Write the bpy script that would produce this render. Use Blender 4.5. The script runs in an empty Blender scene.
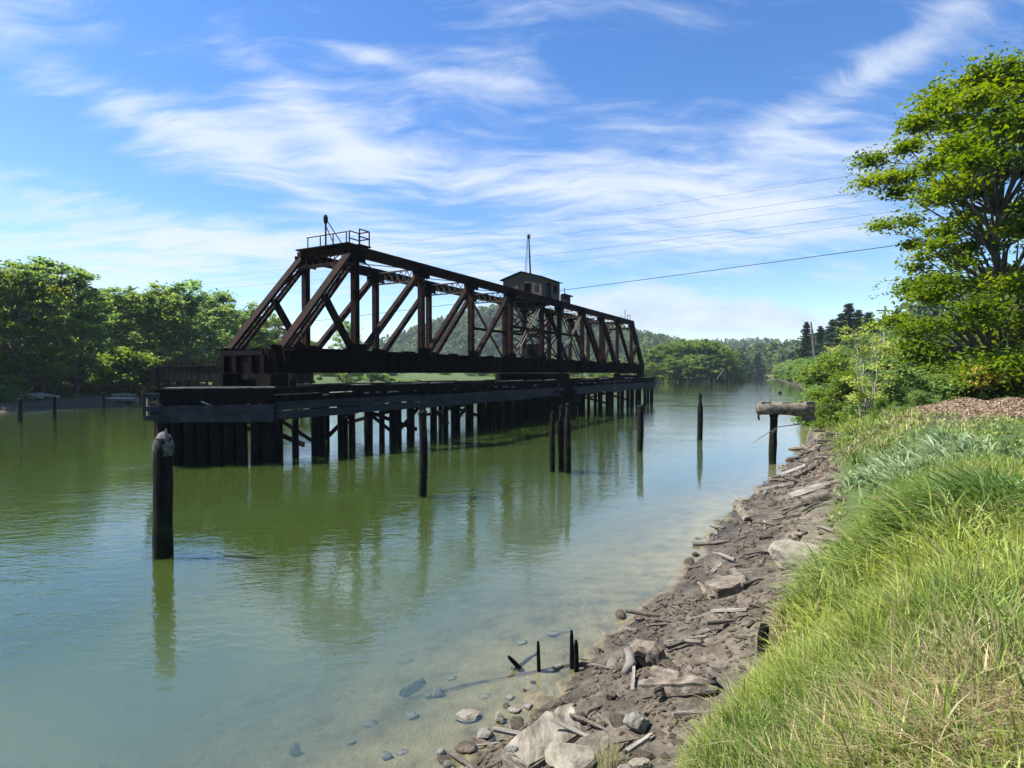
import bpy, bmesh, math, random
import numpy as np
from mathutils import Vector, Matrix
R = math.radians
random.seed(7); rng = np.random.default_rng(7)
S = bpy.context.scene
COL = S.collection

# ---------------------------------------------------------------- camera, sky, sun, exposure
EYE = 4.4; FPX = 570.0; HORIZON = 373.0
cam_d = bpy.data.cameras.new('camera'); cam = bpy.data.objects.new('camera', cam_d); COL.objects.link(cam)
cam_d.sensor_width = 36; cam_d.lens = 36 * FPX / 1024; cam_d.clip_start = .05; cam_d.clip_end = 12000
PITCH = math.atan((384 - HORIZON) / FPX)
cam.location = (0, 0, EYE); cam.rotation_euler = (R(90) - PITCH, 0, 0); S.camera = cam
SUN_AZ, SUN_EL = R(-86), R(54)                       # azimuth from +Y, negative = left of view
sun_d = bpy.data.lights.new('sun', 'SUN'); sun = bpy.data.objects.new('sun', sun_d); COL.objects.link(sun)
sun_d.energy = 5.0; sun_d.angle = R(.5); sun_d.color = (1, .96, .88)
sdir = Vector((math.sin(SUN_AZ) * math.cos(SUN_EL), math.cos(SUN_AZ) * math.cos(SUN_EL), math.sin(SUN_EL)))
sun.rotation_euler = (-sdir).to_track_quat('-Z', 'Y').to_euler(); sun.location = sdir * 200
S.view_settings.view_transform = 'Standard'; S.view_settings.look = 'None'
S.view_settings.exposure = 1.22; S.view_settings.gamma = 1
S.cycles.max_bounces = 10; S.cycles.transparent_max_bounces = 12; S.cycles.diffuse_bounces = 7
S.cycles.caustics_reflective = False; S.cycles.caustics_refractive = False


class NT:                                            # tiny node-tree helper
    def __init__(s, nt): s.nt = nt
    def n(s, typ, ins=None, **kw):
        nd = s.nt.nodes.new(typ)
        for k, v in kw.items(): setattr(nd, k, v)
        for k, v in (ins or {}).items():
            sock = nd.inputs[k]
            if isinstance(v, bpy.types.NodeSocket): s.nt.links.new(v, sock)
            else: sock.default_value = v
        return nd
    def m(s, op, a, b=None, c=None, clamp=False):
        ins = {0: a}
        if b is not None: ins[1] = b
        if c is not None: ins[2] = c
        nd = s.n('ShaderNodeMath', ins, operation=op); nd.use_clamp = clamp
        return nd.outputs[0]
    def mix(s, f, a, b, mode='MIX'):
        nd = s.n('ShaderNodeMix', data_type='RGBA', blend_type=mode)
        for k, v in ((0, f), (6, a), (7, b)):
            if isinstance(v, bpy.types.NodeSocket): s.nt.links.new(v, nd.inputs[k])
            else: nd.inputs[k].default_value = v if k == 0 else (*v[:3], 1)
        return nd.outputs[2]
    def ramp(s, f, stops):
        nd = s.n('ShaderNodeValToRGB', {0: f}); cr = nd.color_ramp
        while len(cr.elements) < len(stops): cr.elements.new(.5)
        for e, (p, c) in zip(cr.elements, stops):
            e.position = p; e.color = (*c, 1) if len(c) == 3 else c
        return nd.outputs[0]
    def noise(s, vec, scale, detail=4, rough=.55, dist=0, out=0):
        return s.n('ShaderNodeTexNoise', {'Vector': vec, 'Scale': scale, 'Detail': detail, 'Roughness': rough, 'Distortion': dist}).outputs[out]
    def map(s, vec, scale=(1, 1, 1), loc=(0, 0, 0), rot=(0, 0, 0)):
        return s.n('ShaderNodeMapping', {'Vector': vec, 'Scale': scale, 'Location': loc, 'Rotation': rot}).outputs[0]
    def link(s, a, b): s.nt.links.new(a, b)


def build_world():
    w = bpy.data.worlds.new('World'); S.world = w; w.use_nodes = True
    nt = w.node_tree; nt.nodes.clear(); t = NT(nt)
    sky = t.n('ShaderNodeTexSky', sky_type='NISHITA'); sky.sun_disc = False
    sky.sun_elevation = SUN_EL; sky.sun_rotation = SUN_AZ % (2 * math.pi); sky.altitude = 0
    sky.air_density = 1.0; sky.dust_density = .12; sky.ozone_density = 2.6
    hs = t.n('ShaderNodeHueSaturation', {'Hue': .508, 'Saturation': SKY_SAT, 'Value': SKY_VAL, 'Color': sky.outputs[0]})
    d = t.n('ShaderNodeTexCoord').outputs['Generated']
    sx = t.n('ShaderNodeSeparateXYZ', {0: d})
    az = t.m('ARCTAN2', sx.outputs[0], sx.outputs[1])
    el = t.m('ARCSINE', sx.outputs[2])
    # a high plane of cirrus: position on the cloud sheet
    den = t.m('ADD', t.m('MAXIMUM', sx.outputs[2], 0), .16)
    px = t.m('DIVIDE', sx.outputs[0], den); py = t.m('DIVIDE', sx.outputs[1], den)
    sheet = t.n('ShaderNodeCombineXYZ', {0: px, 1: py, 2: 0.0}).outputs[0]
    warp = t.n('ShaderNodeTexNoise', {'Vector': sheet, 'Scale': 1.1, 'Detail': 3.0}).outputs['Color']
    sheetw = t.n('ShaderNodeVectorMath', {0: sheet, 1: t.n('ShaderNodeVectorMath', {0: warp, 3: .62}, operation='SCALE').outputs[0]}, operation='ADD').outputs[0]
    streak = t.noise(t.map(sheetw, (1.0, 2.6, 1), (3.1, 1.7, 0), (0, 0, R(-14))), 1.5, 9, .59, .2)
    fine = t.noise(t.map(sheetw, (1.4, 5.2, 1), (0.4, 7.7, 0), (0, 0, R(-22))), 2.6, 8, .62, .3)
    tex = t.m('ADD', t.m('MULTIPLY', streak, .68), t.m('MULTIPLY', fine, .32))
    # where the streaks gather: soft patches in azimuth / elevation
    def patch(u, v, a, b, tilt, k):
        A0 = math.atan2(u - 512, FPX); E0 = math.atan2(HORIZON - v, math.hypot(FPX, u - 512))
        da = t.m('SUBTRACT', az, A0); de = t.m('SUBTRACT', el, E0)
        c, s_ = math.cos(tilt), math.sin(tilt)
        x = t.m('MULTIPLY_ADD', da, c / a, t.m('MULTIPLY', de, s_ / a))
        y = t.m('MULTIPLY_ADD', da, -s_ / b, t.m('MULTIPLY', de, c / b))
        r2 = t.m('ADD', t.m('MULTIPLY', x, x), t.m('MULTIPLY', y, y))
        return t.m('MULTIPLY', t.m('EXPONENT', t.m('MULTIPLY', r2, -1.0)), k)
    tot = None
    for p in CLOUD_PATCHES:
        g = patch(*p); tot = g if tot is None else t.m('ADD', tot, g)
    cov = t.m('ADD', t.m('ADD', t.m('MULTIPLY', t.m('SUBTRACT', tex, .5), 3.3), CLOUD_BIAS), tot)
    cir = t.n('ShaderNodeMapRange', {0: cov, 1: -.12, 2: .98, 3: 0.0, 4: .95}, interpolation_type='SMOOTHSTEP').outputs[0]
    # low cumulus bank over the horizon
    ve = t.n('ShaderNodeCombineXYZ', {0: t.m('MULTIPLY', az, 5.0), 1: t.m('MULTIPLY', el, 15.0), 2: 0.0}).outputs[0]
    cn = t.noise(ve, 1.1, 7, .55, .2)
    top = t.m('ADD', .075, t.m('MULTIPLY', t.m('EXPONENT', t.m('MULTIPLY', t.m('POWER', t.m('ABSOLUTE', t.m('DIVIDE', t.m('SUBTRACT', az, .17), .33)), 2.0), -1.0)), .085))
    h = t.m('SUBTRACT', t.m('ADD', top, t.m('MULTIPLY', t.m('SUBTRACT', cn, .5), .14)), el)
    cum = t.n('ShaderNodeMapRange', {0: h, 1: 0.0, 2: .035, 3: 0.0, 4: .82}, interpolation_type='SMOOTHSTEP').outputs[0]
    lowcut = t.n('ShaderNodeMapRange', {0: el, 1: .035, 2: .085, 3: .12, 4: 1.0}, interpolation_type='SMOOTHSTEP').outputs[0]
    cum = t.m('MULTIPLY', cum, lowcut)
    shade = t.n('ShaderNodeMapRange', {0: t.noise(ve, 2.3, 6, .6), 1: .3, 2: .7, 3: .80, 4: 1.05}).outputs[0]
    cumcol = t.n('ShaderNodeVectorMath', {0: (3.0, 3.35, 3.9), 3: shade}, operation='SCALE').outputs[0]
    c1 = t.mix(cir, hs.outputs[0], CIRRUS_COL)
    c2 = t.n('ShaderNodeMix', data_type='RGBA')
    t.link(cum, c2.inputs[0]); t.link(c1, c2.inputs[6]); t.link(cumcol, c2.inputs[7])
    bg = t.n('ShaderNodeBackground', {'Color': c2.outputs[2], 'Strength': SKY_STR})
    t.link(bg.outputs[0], t.n('ShaderNodeOutputWorld').inputs[0])

SKY_STR, SKY_SAT, SKY_VAL = .118, 1.27, .76
CLOUD_BIAS = -.06
CIRRUS_COL = (3.1, 3.4, 3.85)
CLOUD_PATCHES = [  # pixel-free once converted: azimuth/elevation of the middle, half width, half height, tilt, weight
    (250, 158, .24, .035, R(-20), .34), (430, 172, .32, .045, R(-4), .55), (640, 185, .30, .055, R(-8), .55),
    (230, 236, .42, .040, R(-6), .55), (160, 188, .26, .020, R(-8), -.32), (420, 210, .20, .018, R(-8), -.30), (60, 160, .16, .04, R(-10), -.2), (60, 255, .30, .055, R(0), .50), (120, 112, .12, .03, R(-12), .50),
    (900, 55, .20, .030, R(24), .42), (800, 105, .14, .025, R(15), .22), (860, 145, .20, .045, R(0), .36),
    (760, 215, .22, .035, R(8), .38), (380, 62, .12, .014, R(-6), .45), (560, 40, .40, .07, R(12), .10),
    (250, 40, .35, .06, R(-25), .10), (480, 248, .20, .05, R(0), .40), (560, 130, .10, .06, R(60), -.15),
    (330, 130, .16, .03, R(-35), .25), (700, 250, .3, .05, 0, .25)]
build_world()


# ---------------------------------------------------------------- numeric helpers
def _hash(ix, iy, seed):
    n = (ix.astype(np.int64) * 374761393 + iy.astype(np.int64) * 668265263 + seed * 1442695041) & 0x7fffffff
    n = (n ^ (n >> 13)) * 1274126177 & 0x7fffffff
    return ((n ^ (n >> 16)) & 0xffff) / 65535.0
def vnoise(x, y, seed=0):
    ix, iy = np.floor(x), np.floor(y); fx, fy = x - ix, y - iy
    fx = fx * fx * (3 - 2 * fx); fy = fy * fy * (3 - 2 * fy)
    a, b = _hash(ix, iy, seed), _hash(ix + 1, iy, seed); c, d = _hash(ix, iy + 1, seed), _hash(ix + 1, iy + 1, seed)
    return (a + (b - a) * fx) * (1 - fy) + (c + (d - c) * fx) * fy
def fbm(x, y, oct=4, seed=0, gain=.5):
    t = 0; a = 1; s = 0
    for i in range(oct):
        t = t + a * (vnoise(x, y, seed + i * 17) - .5); s += a; a *= gain; x = x * 2.03 + 3.1; y = y * 2.03 + 7.7
    return t / s * 2
def sstep(a, b, x):
    t = np.clip((x - a) / (b - a), 0, 1); return t * t * (3 - 2 * t)
def polydist(px, py, pts):
    """signed distance to a polyline (positive on its right side) and the running index along it"""
    pts = np.array(pts, float); best = np.full(px.shape, 1e9); sg = np.zeros(px.shape); idx = np.zeros(px.shape)
    for i in range(len(pts) - 1):
        a, b = pts[i], pts[i + 1]; d = b - a; L2 = d @ d
        t = np.clip(((px - a[0]) * d[0] + (py - a[1]) * d[1]) / L2, 0, 1)
        qx, qy = px - a[0] - t * d[0], py - a[1] - t * d[1]
        dd = np.hypot(qx, qy); cr = d[1] * qx - d[0] * qy
        m = dd < best - 1e-9
        best = np.where(m, dd, best); sg = np.where(m, np.sign(cr), sg); idx = np.where(m, i + t, idx)
    return best * sg, idx
RIGHT = [(-40, -51), (-8, -4.4), (-.8, 6.0), (-.58, 6.35), (.10, 7.33), (1.45, 9.4), (2.67, 11.05), (4.19, 13.4), (7.16, 18.3),
         (10.6, 23.4), (14.4, 28.8), (19.4, 37.4), (42, 78), (66, 125), (105, 209), (168, 358), (235, 480), (245, 560), (190, 640), (40, 720), (-300, 800)]
MUDW = [2.5, 2.5, 2.5, 2.5, 2.6, 2.85, 3.1, 3.2, 2.9, 2.1, 1.1, .8, .7, .8, .8, .8, .8, .8, .8, .8, .8]
LEFT = [(-90, -60), (-66, 20), (-58, 64), (-57, 90), (-52, 150), (-40, 230), (20, 268), (67, 279), (120, 335), (160, 405), (170, 470), (130, 540), (0, 600), (-300, 680)]
def land(x, y, detail=True):
    """terrain height and the masks of the ground: returns dict"""
    x = np.asarray(x, float); y = np.asarray(y, float)
    wob = .22 * fbm(x * .55, y * .55, 3, 5) if detail else 0
    sr, ir = polydist(x, y, RIGHT); sr = sr + wob
    sl, _ = polydist(x, y, LEFT); sl = -sl + 1.2 * fbm(x * .07, y * .07, 3, 9)
    mw = np.interp(ir, np.arange(len(MUDW)), MUDW) * (1 + .14 * fbm(x * .5, y * .5, 2, 31))
    far = np.hypot(x, y)
    # right bank
    a = sr / mw
    zr = np.where(a < 1, .95 * np.clip(a, 0, 1) ** 1.15, .95 + .55 * sstep(0, .55, sr - mw) + 1.22 * sstep(.3, 2.4, sr - mw) + .25 * sstep(2.4, 14, sr - mw))
    hill = 30 * np.exp(-(((x - 205) / 75) ** 2 + ((y - 235) / 90) ** 2)) + 26 * np.exp(-(((x - 330) / 140) ** 2 + ((y - 520) / 160) ** 2))
    hill = hill + 8 * np.exp(-(((x - 105) / 38) ** 2 + ((y - 120) / 45) ** 2))
    zr = zr + hill * sstep(8, 70, sr)
    zr = zr + .62 * np.exp(-(((x - 19.5) / 4.2) ** 2 + ((y - 22.5 - .15 * (x - 19)) / 1.5) ** 2)) * (1 + .5 * fbm(x * .8, y * .8, 3, 77))
    # left bank
    zl = .05 + .75 * sstep(0, 4, sl) + 1.9 * sstep(4, 16, sl) + 1.0 * sstep(10, 60, sl)
    hl = 56 * np.exp(-(((x + 45) / 150) ** 2 + ((y - 900) / 200) ** 2)) + 26 * np.exp(-(((x + 60) / 420) ** 2 + ((y - 950) / 200) ** 2)) + 12 * np.exp(-(((x + 260) / 120) ** 2 + ((y - 260) / 130) ** 2)) \
        + 58 * np.exp(-(((x - 520) / 300) ** 2 + ((y - 1300) / 260) ** 2)) + 30 * np.exp(-(((x - 150) / 170) ** 2 + ((y - 900) / 130) ** 2))
    zl = zl + hl * sstep(20, 120, sl); zr = np.where(sr > 0, zr + hl * sstep(20, 140, sr) * (y > 600), zr)
    d = np.minimum(-sr, -sl)                               # >0 inside the river
    zw = -np.minimum(.085 * d + .012 * d * d, 3.2)
    zz = np.where(d > 0, zw, np.where(sr > 0, zr, zl))
    both = (sr > 0) & (sl > 0); zz = np.where(both, np.maximum(zr, zl), zz)
    mud = (sr > -.2) & (sr < mw)
    if detail:
        nearf = np.clip(1 - far / 60, 0, 1)
        k = np.where(sr < mw + .1, 1.0, .5) * np.where(d > 0, .45, 1)
        zz = zz + nearf * k * (.10 * fbm(x * 1.3, y * 1.3, 4, 1) + .045 * fbm(x * 5, y * 5, 3, 2) + .022 * np.abs(fbm(x * 17, y * 17, 2, 3)))
    return dict(z=zz, sr=sr, sl=sl, mw=mw, d=d, ir=ir)
CP, SP = math.cos(PITCH), math.sin(PITCH)
def ray(u, v):
    cx, cy = (u - 512) / FPX, (384 - v) / FPX
    d = np.array([cx, CP + cy * SP, -SP + cy * CP]); return d
def pick(u, v, water=False):
    """the point of the ground under a sight line of the photograph"""
    d = ray(u, v); t = np.geomspace(1.2, 700, 1600)
    P = np.array([0, 0, EYE])[None] + t[:, None] * d[None]
    z = land(P[:, 0], P[:, 1])['z']
    if water: z = np.maximum(z, 0)
    k = int(np.argmax(P[:, 2] < z)); p = P[k]
    return Vector((p[0], p[1], z[k]))
def at(u, v, D):
    d = ray(u, v); t = D / d[1]; return Vector((d[0] * t, D, EYE + d[2] * t))
def gz(x, y): return float(land(np.array([x]), np.array([y]))['z'][0])


# ---------------------------------------------------------------- mesh helpers
class MB:
    def __init__(s): s.v = []; s.f = []
    def add(s, vs, fs):
        o = len(s.v); s.v += [tuple(p) for p in vs]; s.f += [tuple(i + o for i in f) for f in fs]; return s
    def beam(s, p, q, w, h, up=(0, 0, 1), ext=0):
        p, q = Vector(p), Vector(q); d = (q - p).normalized(); p = p - d * ext; q = q + d * ext
        u = Vector(up); sd = d.cross(u)
        if sd.length < 1e-4: sd = d.cross(Vector((0, 1, 0)))
        sd.normalize(); u = sd.cross(d).normalized()
        a, b = sd * w / 2, u * h / 2
        s.add([p - a - b, p + a - b, p + a + b, p - a + b, q - a - b, q + a - b, q + a + b, q - a + b],
              [(0, 1, 2, 3), (7, 6, 5, 4), (4, 5, 1, 0), (5, 6, 2, 1), (6, 7, 3, 2), (7, 4, 0, 3)]); return s
    def box(s, c, sz):
        x, y, z = c; return s.beam((x - sz[0] / 2, y, z), (x + sz[0] / 2, y, z), sz[1], sz[2])
    def tube(s, pts, rad, n=8, caps=True, jit=0, seed=0):
        rr = random.Random(seed); pts = [Vector(p) for p in pts]; o = len(s.v); ref = None
        if not hasattr(rad, '__len__'): rad = [rad] * len(pts)
        for i, p in enumerate(pts):
            d = (pts[min(i + 1, len(pts) - 1)] - pts[max(i - 1, 0)]).normalized()
            if ref is None: ref = Vector((1, 0, 0)) if abs(d.x) < .8 else Vector((0, 1, 0))
            a = (ref - d * ref.dot(d)).normalized(); b = d.cross(a); ref = a
            for k in range(n):
                t = 2 * math.pi * k / n; r = rad[i] * (1 + jit * rr.uniform(-1, 1))
                s.v.append(tuple(p + (a * math.cos(t) + b * math.sin(t)) * r))
        for i in range(len(pts) - 1):
            for k in range(n):
                s.f.append((o + i * n + k, o + i * n + (k + 1) % n, o + (i + 1) * n + (k + 1) % n, o + (i + 1) * n + k))
        if caps:
            s.f.append(tuple(o + k for k in reversed(range(n)))); e = o + (len(pts) - 1) * n; s.f.append(tuple(e + k for k in range(n)))
        return s
    def build(s, name, mat, parent=None, smooth=False):
        me = bpy.data.meshes.new(name); me.from_pydata(s.v, [], s.f); me.update()
        if smooth: me.polygons.foreach_set('use_smooth', [True] * len(me.polygons))
        return link(name, me, mat, parent)
def link(name, me, mat, parent=None):
    o = bpy.data.objects.new(name, me); COL.objects.link(o)
    if mat: me.materials.append(mat)
    if parent: o.parent = parent
    return o
def npmesh(name, V, F, mat, parent=None, smooth=False, attrs=None):
    me = bpy.data.meshes.new(name); V = np.asarray(V, np.float32); F = np.asarray(F, np.int32); k = F.shape[1]
    me.vertices.add(len(V)); me.vertices.foreach_set('co', V.ravel())
    me.loops.add(F.size); me.loops.foreach_set('vertex_index', F.ravel())
    me.polygons.add(len(F)); me.polygons.foreach_set('loop_start', np.arange(len(F), dtype=np.int32) * k)
    if smooth: me.polygons.foreach_set('use_smooth', np.ones(len(F), bool))
    for nm, arr in (attrs or {}).items():
        arr = np.asarray(arr, np.float32)
        if arr.ndim == 1:
            a = me.attributes.new(nm, 'FLOAT', 'POINT'); a.data.foreach_set('value', arr)
        else:
            a = me.attributes.new(nm, 'FLOAT_COLOR', 'POINT'); a.data.foreach_set('color', arr.ravel())
    me.update(calc_edges=True); me.validate()
    return link(name, me, mat, parent)
def empty(name, loc=(0, 0, 0), rz=0, label=None, cat=None, group=None):
    o = bpy.data.objects.new(name, None); COL.objects.link(o); o.location = loc; o.rotation_euler = (0, 0, rz)
    o.empty_display_size = .3
    return tag(o, label, cat, group)
def tag(o, label=None, cat=None, group=None, kind=None):
    for k, v in (('label', label), ('category', cat), ('group', group), ('kind', kind)):
        if v: o[k] = v
    return o
KIDS = {}
def copy_tree(o, loc, rz=0, sc=1, label=None, group=None):
    c = o.copy(); COL.objects.link(c); c.location = loc; c.rotation_euler = (0, 0, rz)
    c.scale = (sc, sc, sc) if not hasattr(sc, '__len__') else sc
    if label: c['label'] = label
    if group: c['group'] = group
    for ch in list(o.children):
        d = ch.copy(); COL.objects.link(d); d.parent = c
        for g in list(ch.children):
            e = g.copy(); COL.objects.link(e); e.parent = d
    return c
def place(o, loc, rz=0, sc=1):
    o.location = loc; o.rotation_euler = (0, 0, rz); o.scale = (sc, sc, sc) if not hasattr(sc, '__len__') else sc


# ---------------------------------------------------------------- materials
def new_mat(name):
    m = bpy.data.materials.new(name); m.use_nodes = True; m.node_tree.nodes.clear(); return m, NT(m.node_tree)
def finish(t, shader): t.link(shader, t.n('ShaderNodeOutputMaterial').inputs[0])
def rough_mat(name, c0, c1, scale=3.0, rough=.85, bump=.4, bdist=.03, stretch=(1, 1, 1), spec=.3, c2=None, s2=1.0, cut=(.35, .65)):
    m, t = new_mat(name); co = t.n('ShaderNodeTexCoord').outputs['Object']; v = t.map(co, stretch)
    f = t.noise(v, scale, 7, .62); col = t.ramp(f, [(cut[0], c0), (cut[1], c1)])
    if c2: col = t.mix(t.n('ShaderNodeMapRange', {0: t.noise(co, s2, 5, .6), 1: .52, 2: .66}).outputs[0], col, c2)
    b = t.n('ShaderNodeBump', {'Height': t.noise(v, scale * 3.2, 6, .65), 'Strength': bump, 'Distance': bdist})
    p = t.n('ShaderNodeBsdfPrincipled', {'Base Color': col, 'Roughness': rough, 'Specular IOR Level': spec, 'Normal': b.outputs[0]})
    finish(t, p.outputs[0]); return m
RUST = rough_mat('rusted_steel', (.006, .0034, .0028), (.027, .0105, .007), 1.4, .85, .35, .02, c2=(.007, .005, .0045), s2=.5, spec=.08)
DARKSTEEL = rough_mat('dark_steel', (.0025, .0022, .0022), (.0075, .0048, .004), 1.2, .9, .3, .02, spec=.05)
LACE = rough_mat('weathered_lacing', (.035, .024, .020), (.085, .062, .05), 2.0, .8, .2, .01)
TIMBER = rough_mat('creosoted_timber', (.004, .0037, .0034), (.013, .0115, .0105), 3.0, .9, .6, .03, (1, 1, .25), spec=.05)
WALE = rough_mat('tarred_wale', (.012, .014, .017), (.034, .037, .042), 2.2, .75, .6, .03, (.25, 1, 1), spec=.2)
GREYWOOD = rough_mat('weathered_wood', (.12, .105, .09), (.31, .285, .24), 4.0, .85, .6, .02, (.3, 1, 1))
DRIFT = rough_mat('drift_wood', (.07, .055, .042), (.23, .195, .15), 6.0, .9, .9, .03, (.6, 1, 1), c2=(.030, .024, .02), s2=3.0)
def pile_mat():
    m, t = new_mat('weathered_pile'); co = t.n('ShaderNodeTexCoord').outputs['Object']; z = t.n('ShaderNodeSeparateXYZ', {0: co}).outputs[2]
    v = t.map(co, (1, 1, .16)); f = t.noise(v, 9, 7, .65); g = t.noise(co, 3.0, 5, .6)
    dry = t.ramp(f, [(.32, (.005, .0045, .004)), (.55, (.014, .0125, .0105)), (.74, (.040, .036, .030))])
    wet = t.ramp(f, [(.35, (.004, .005, .003)), (.65, (.016, .020, .009))])
    weed = t.mix(t.n('ShaderNodeMapRange', {0: g, 1: .5, 2: .62}).outputs[0], wet, (.022, .034, .010))
    band = t.n('ShaderNodeMapRange', {0: t.m('ADD', z, t.m('MULTIPLY', t.m('SUBTRACT', g, .5), 1.1)), 1: .75, 2: 1.35}).outputs[0]
    b = t.n('ShaderNodeBump', {'Height': f, 'Strength': .9, 'Distance': .04})
    finish(t, t.n('ShaderNodeBsdfPrincipled', {'Base Color': t.mix(band, weed, dry), 'Roughness': .85, 'Specular IOR Level': .08, 'Normal': b.outputs[0]}).outputs[0]); return m
PILE0 = rough_mat('weathered_pile', (.007, .0065, .005), (.026, .024, .018), 4.0, .9, .9, .03, (1, 1, .22), c2=(.014, .017, .008), s2=1.2, spec=.15)
PILE = pile_mat()
PILETOP = rough_mat('bleached_pile_top', (.045, .042, .040), (.17, .16, .15), 7.0, .95, .9, .04)
ROCK = rough_mat('bank_rock', (.09, .085, .072), (.29, .27, .225), 4.0, .9, .9, .03, c2=(.10, .085, .07), s2=2.0)
PALEROCK = rough_mat('pale_boulder', (.13, .115, .085), (.30, .27, .21), 3.0, .9, .8, .03, c2=(.10, .085, .065), s2=3.4)
MUDROCK = rough_mat('muddy_stone', (.030, .024, .018), (.135, .106, .074), 5.0, .8, .9, .03)
CABIN = rough_mat('cabin_cladding', (.045, .037, .030), (.085, .072, .058), 3.0, .85, .4, .02, (3, 3, .2))
BARK = rough_mat('grey_bark', (.055, .045, .038), (.15, .13, .11), 5.0, .9, .8, .03, (1, 1, .3))
PALEBARK = rough_mat('pale_bark', (.16, .15, .13), (.32, .30, .27), 5.0, .9, .6, .02, (1, 1, .3))
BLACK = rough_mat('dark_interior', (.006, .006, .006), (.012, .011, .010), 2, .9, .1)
WHITE = rough_mat('white_paint', (.36, .35, .33), (.55, .54, .51), 2, .6, .1)
WIRE = rough_mat('cable', (.015, .015, .016), (.03, .03, .03), 3, .6, .1)
def leaf_mat(name, c0, c1, trans=.38, c2=None):
    """leaf colours differ from leaf to leaf and clump to clump (attribute tint, random)"""
    m, t = new_mat(name); a = t.n('ShaderNodeAttribute', attribute_name='tint').outputs['Fac']
    oi = t.n('ShaderNodeObjectInfo').outputs['Random']
    col = t.ramp(a, [(0, c0), (1, c1)] if not c2 else [(0, c0), (.55, c1), (1, c2)])
    col = t.n('ShaderNodeHueSaturation', {'Hue': t.m('MULTIPLY_ADD', oi, .035, .482), 'Saturation': t.m('MULTIPLY_ADD', oi, -.25, 1.08), 'Value': t.m('MULTIPLY_ADD', oi, .3, .85), 'Color': col}).outputs[0]
    d = t.n('ShaderNodeBsdfPrincipled', {'Base Color': col, 'Roughness': .55, 'Specular IOR Level': .22})
    tc = t.n('ShaderNodeHueSaturation', {'Hue': .485, 'Saturation': 1.12, 'Value': 1.6, 'Color': col}).outputs[0]
    tr = t.n('ShaderNodeBsdfTranslucent', {'Color': tc})
    mx = t.n('ShaderNodeMixShader', {0: trans, 1: d.outputs[0], 2: tr.outputs[0]})
    finish(t, mx.outputs[0]); return m
ALDER = leaf_mat('alder_leaves', (.062, .130, .030), (.145, .235, .050), .58, (.24, .31, .065))
MAPLE = leaf_mat('maple_leaves', (.048, .105, .018), (.130, .215, .032), .52, (.22, .29, .045))
BUSH = leaf_mat('bush_leaves', (.060, .125, .020), (.150, .235, .036), .45, (.24, .32, .06))
YOUNG = leaf_mat('young_leaves', (.19, .23, .020), (.30, .34, .035), .48, (.40, .42, .07))
CONIF = leaf_mat('conifer_needles', (.020, .046, .022), (.048, .088, .038), .2, (.07, .115, .045))
FARLEAF = leaf_mat('distant_leaves', (.030, .062, .026), (.085, .140, .042), .4, (.13, .185, .06))
GRASSM = None


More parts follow.
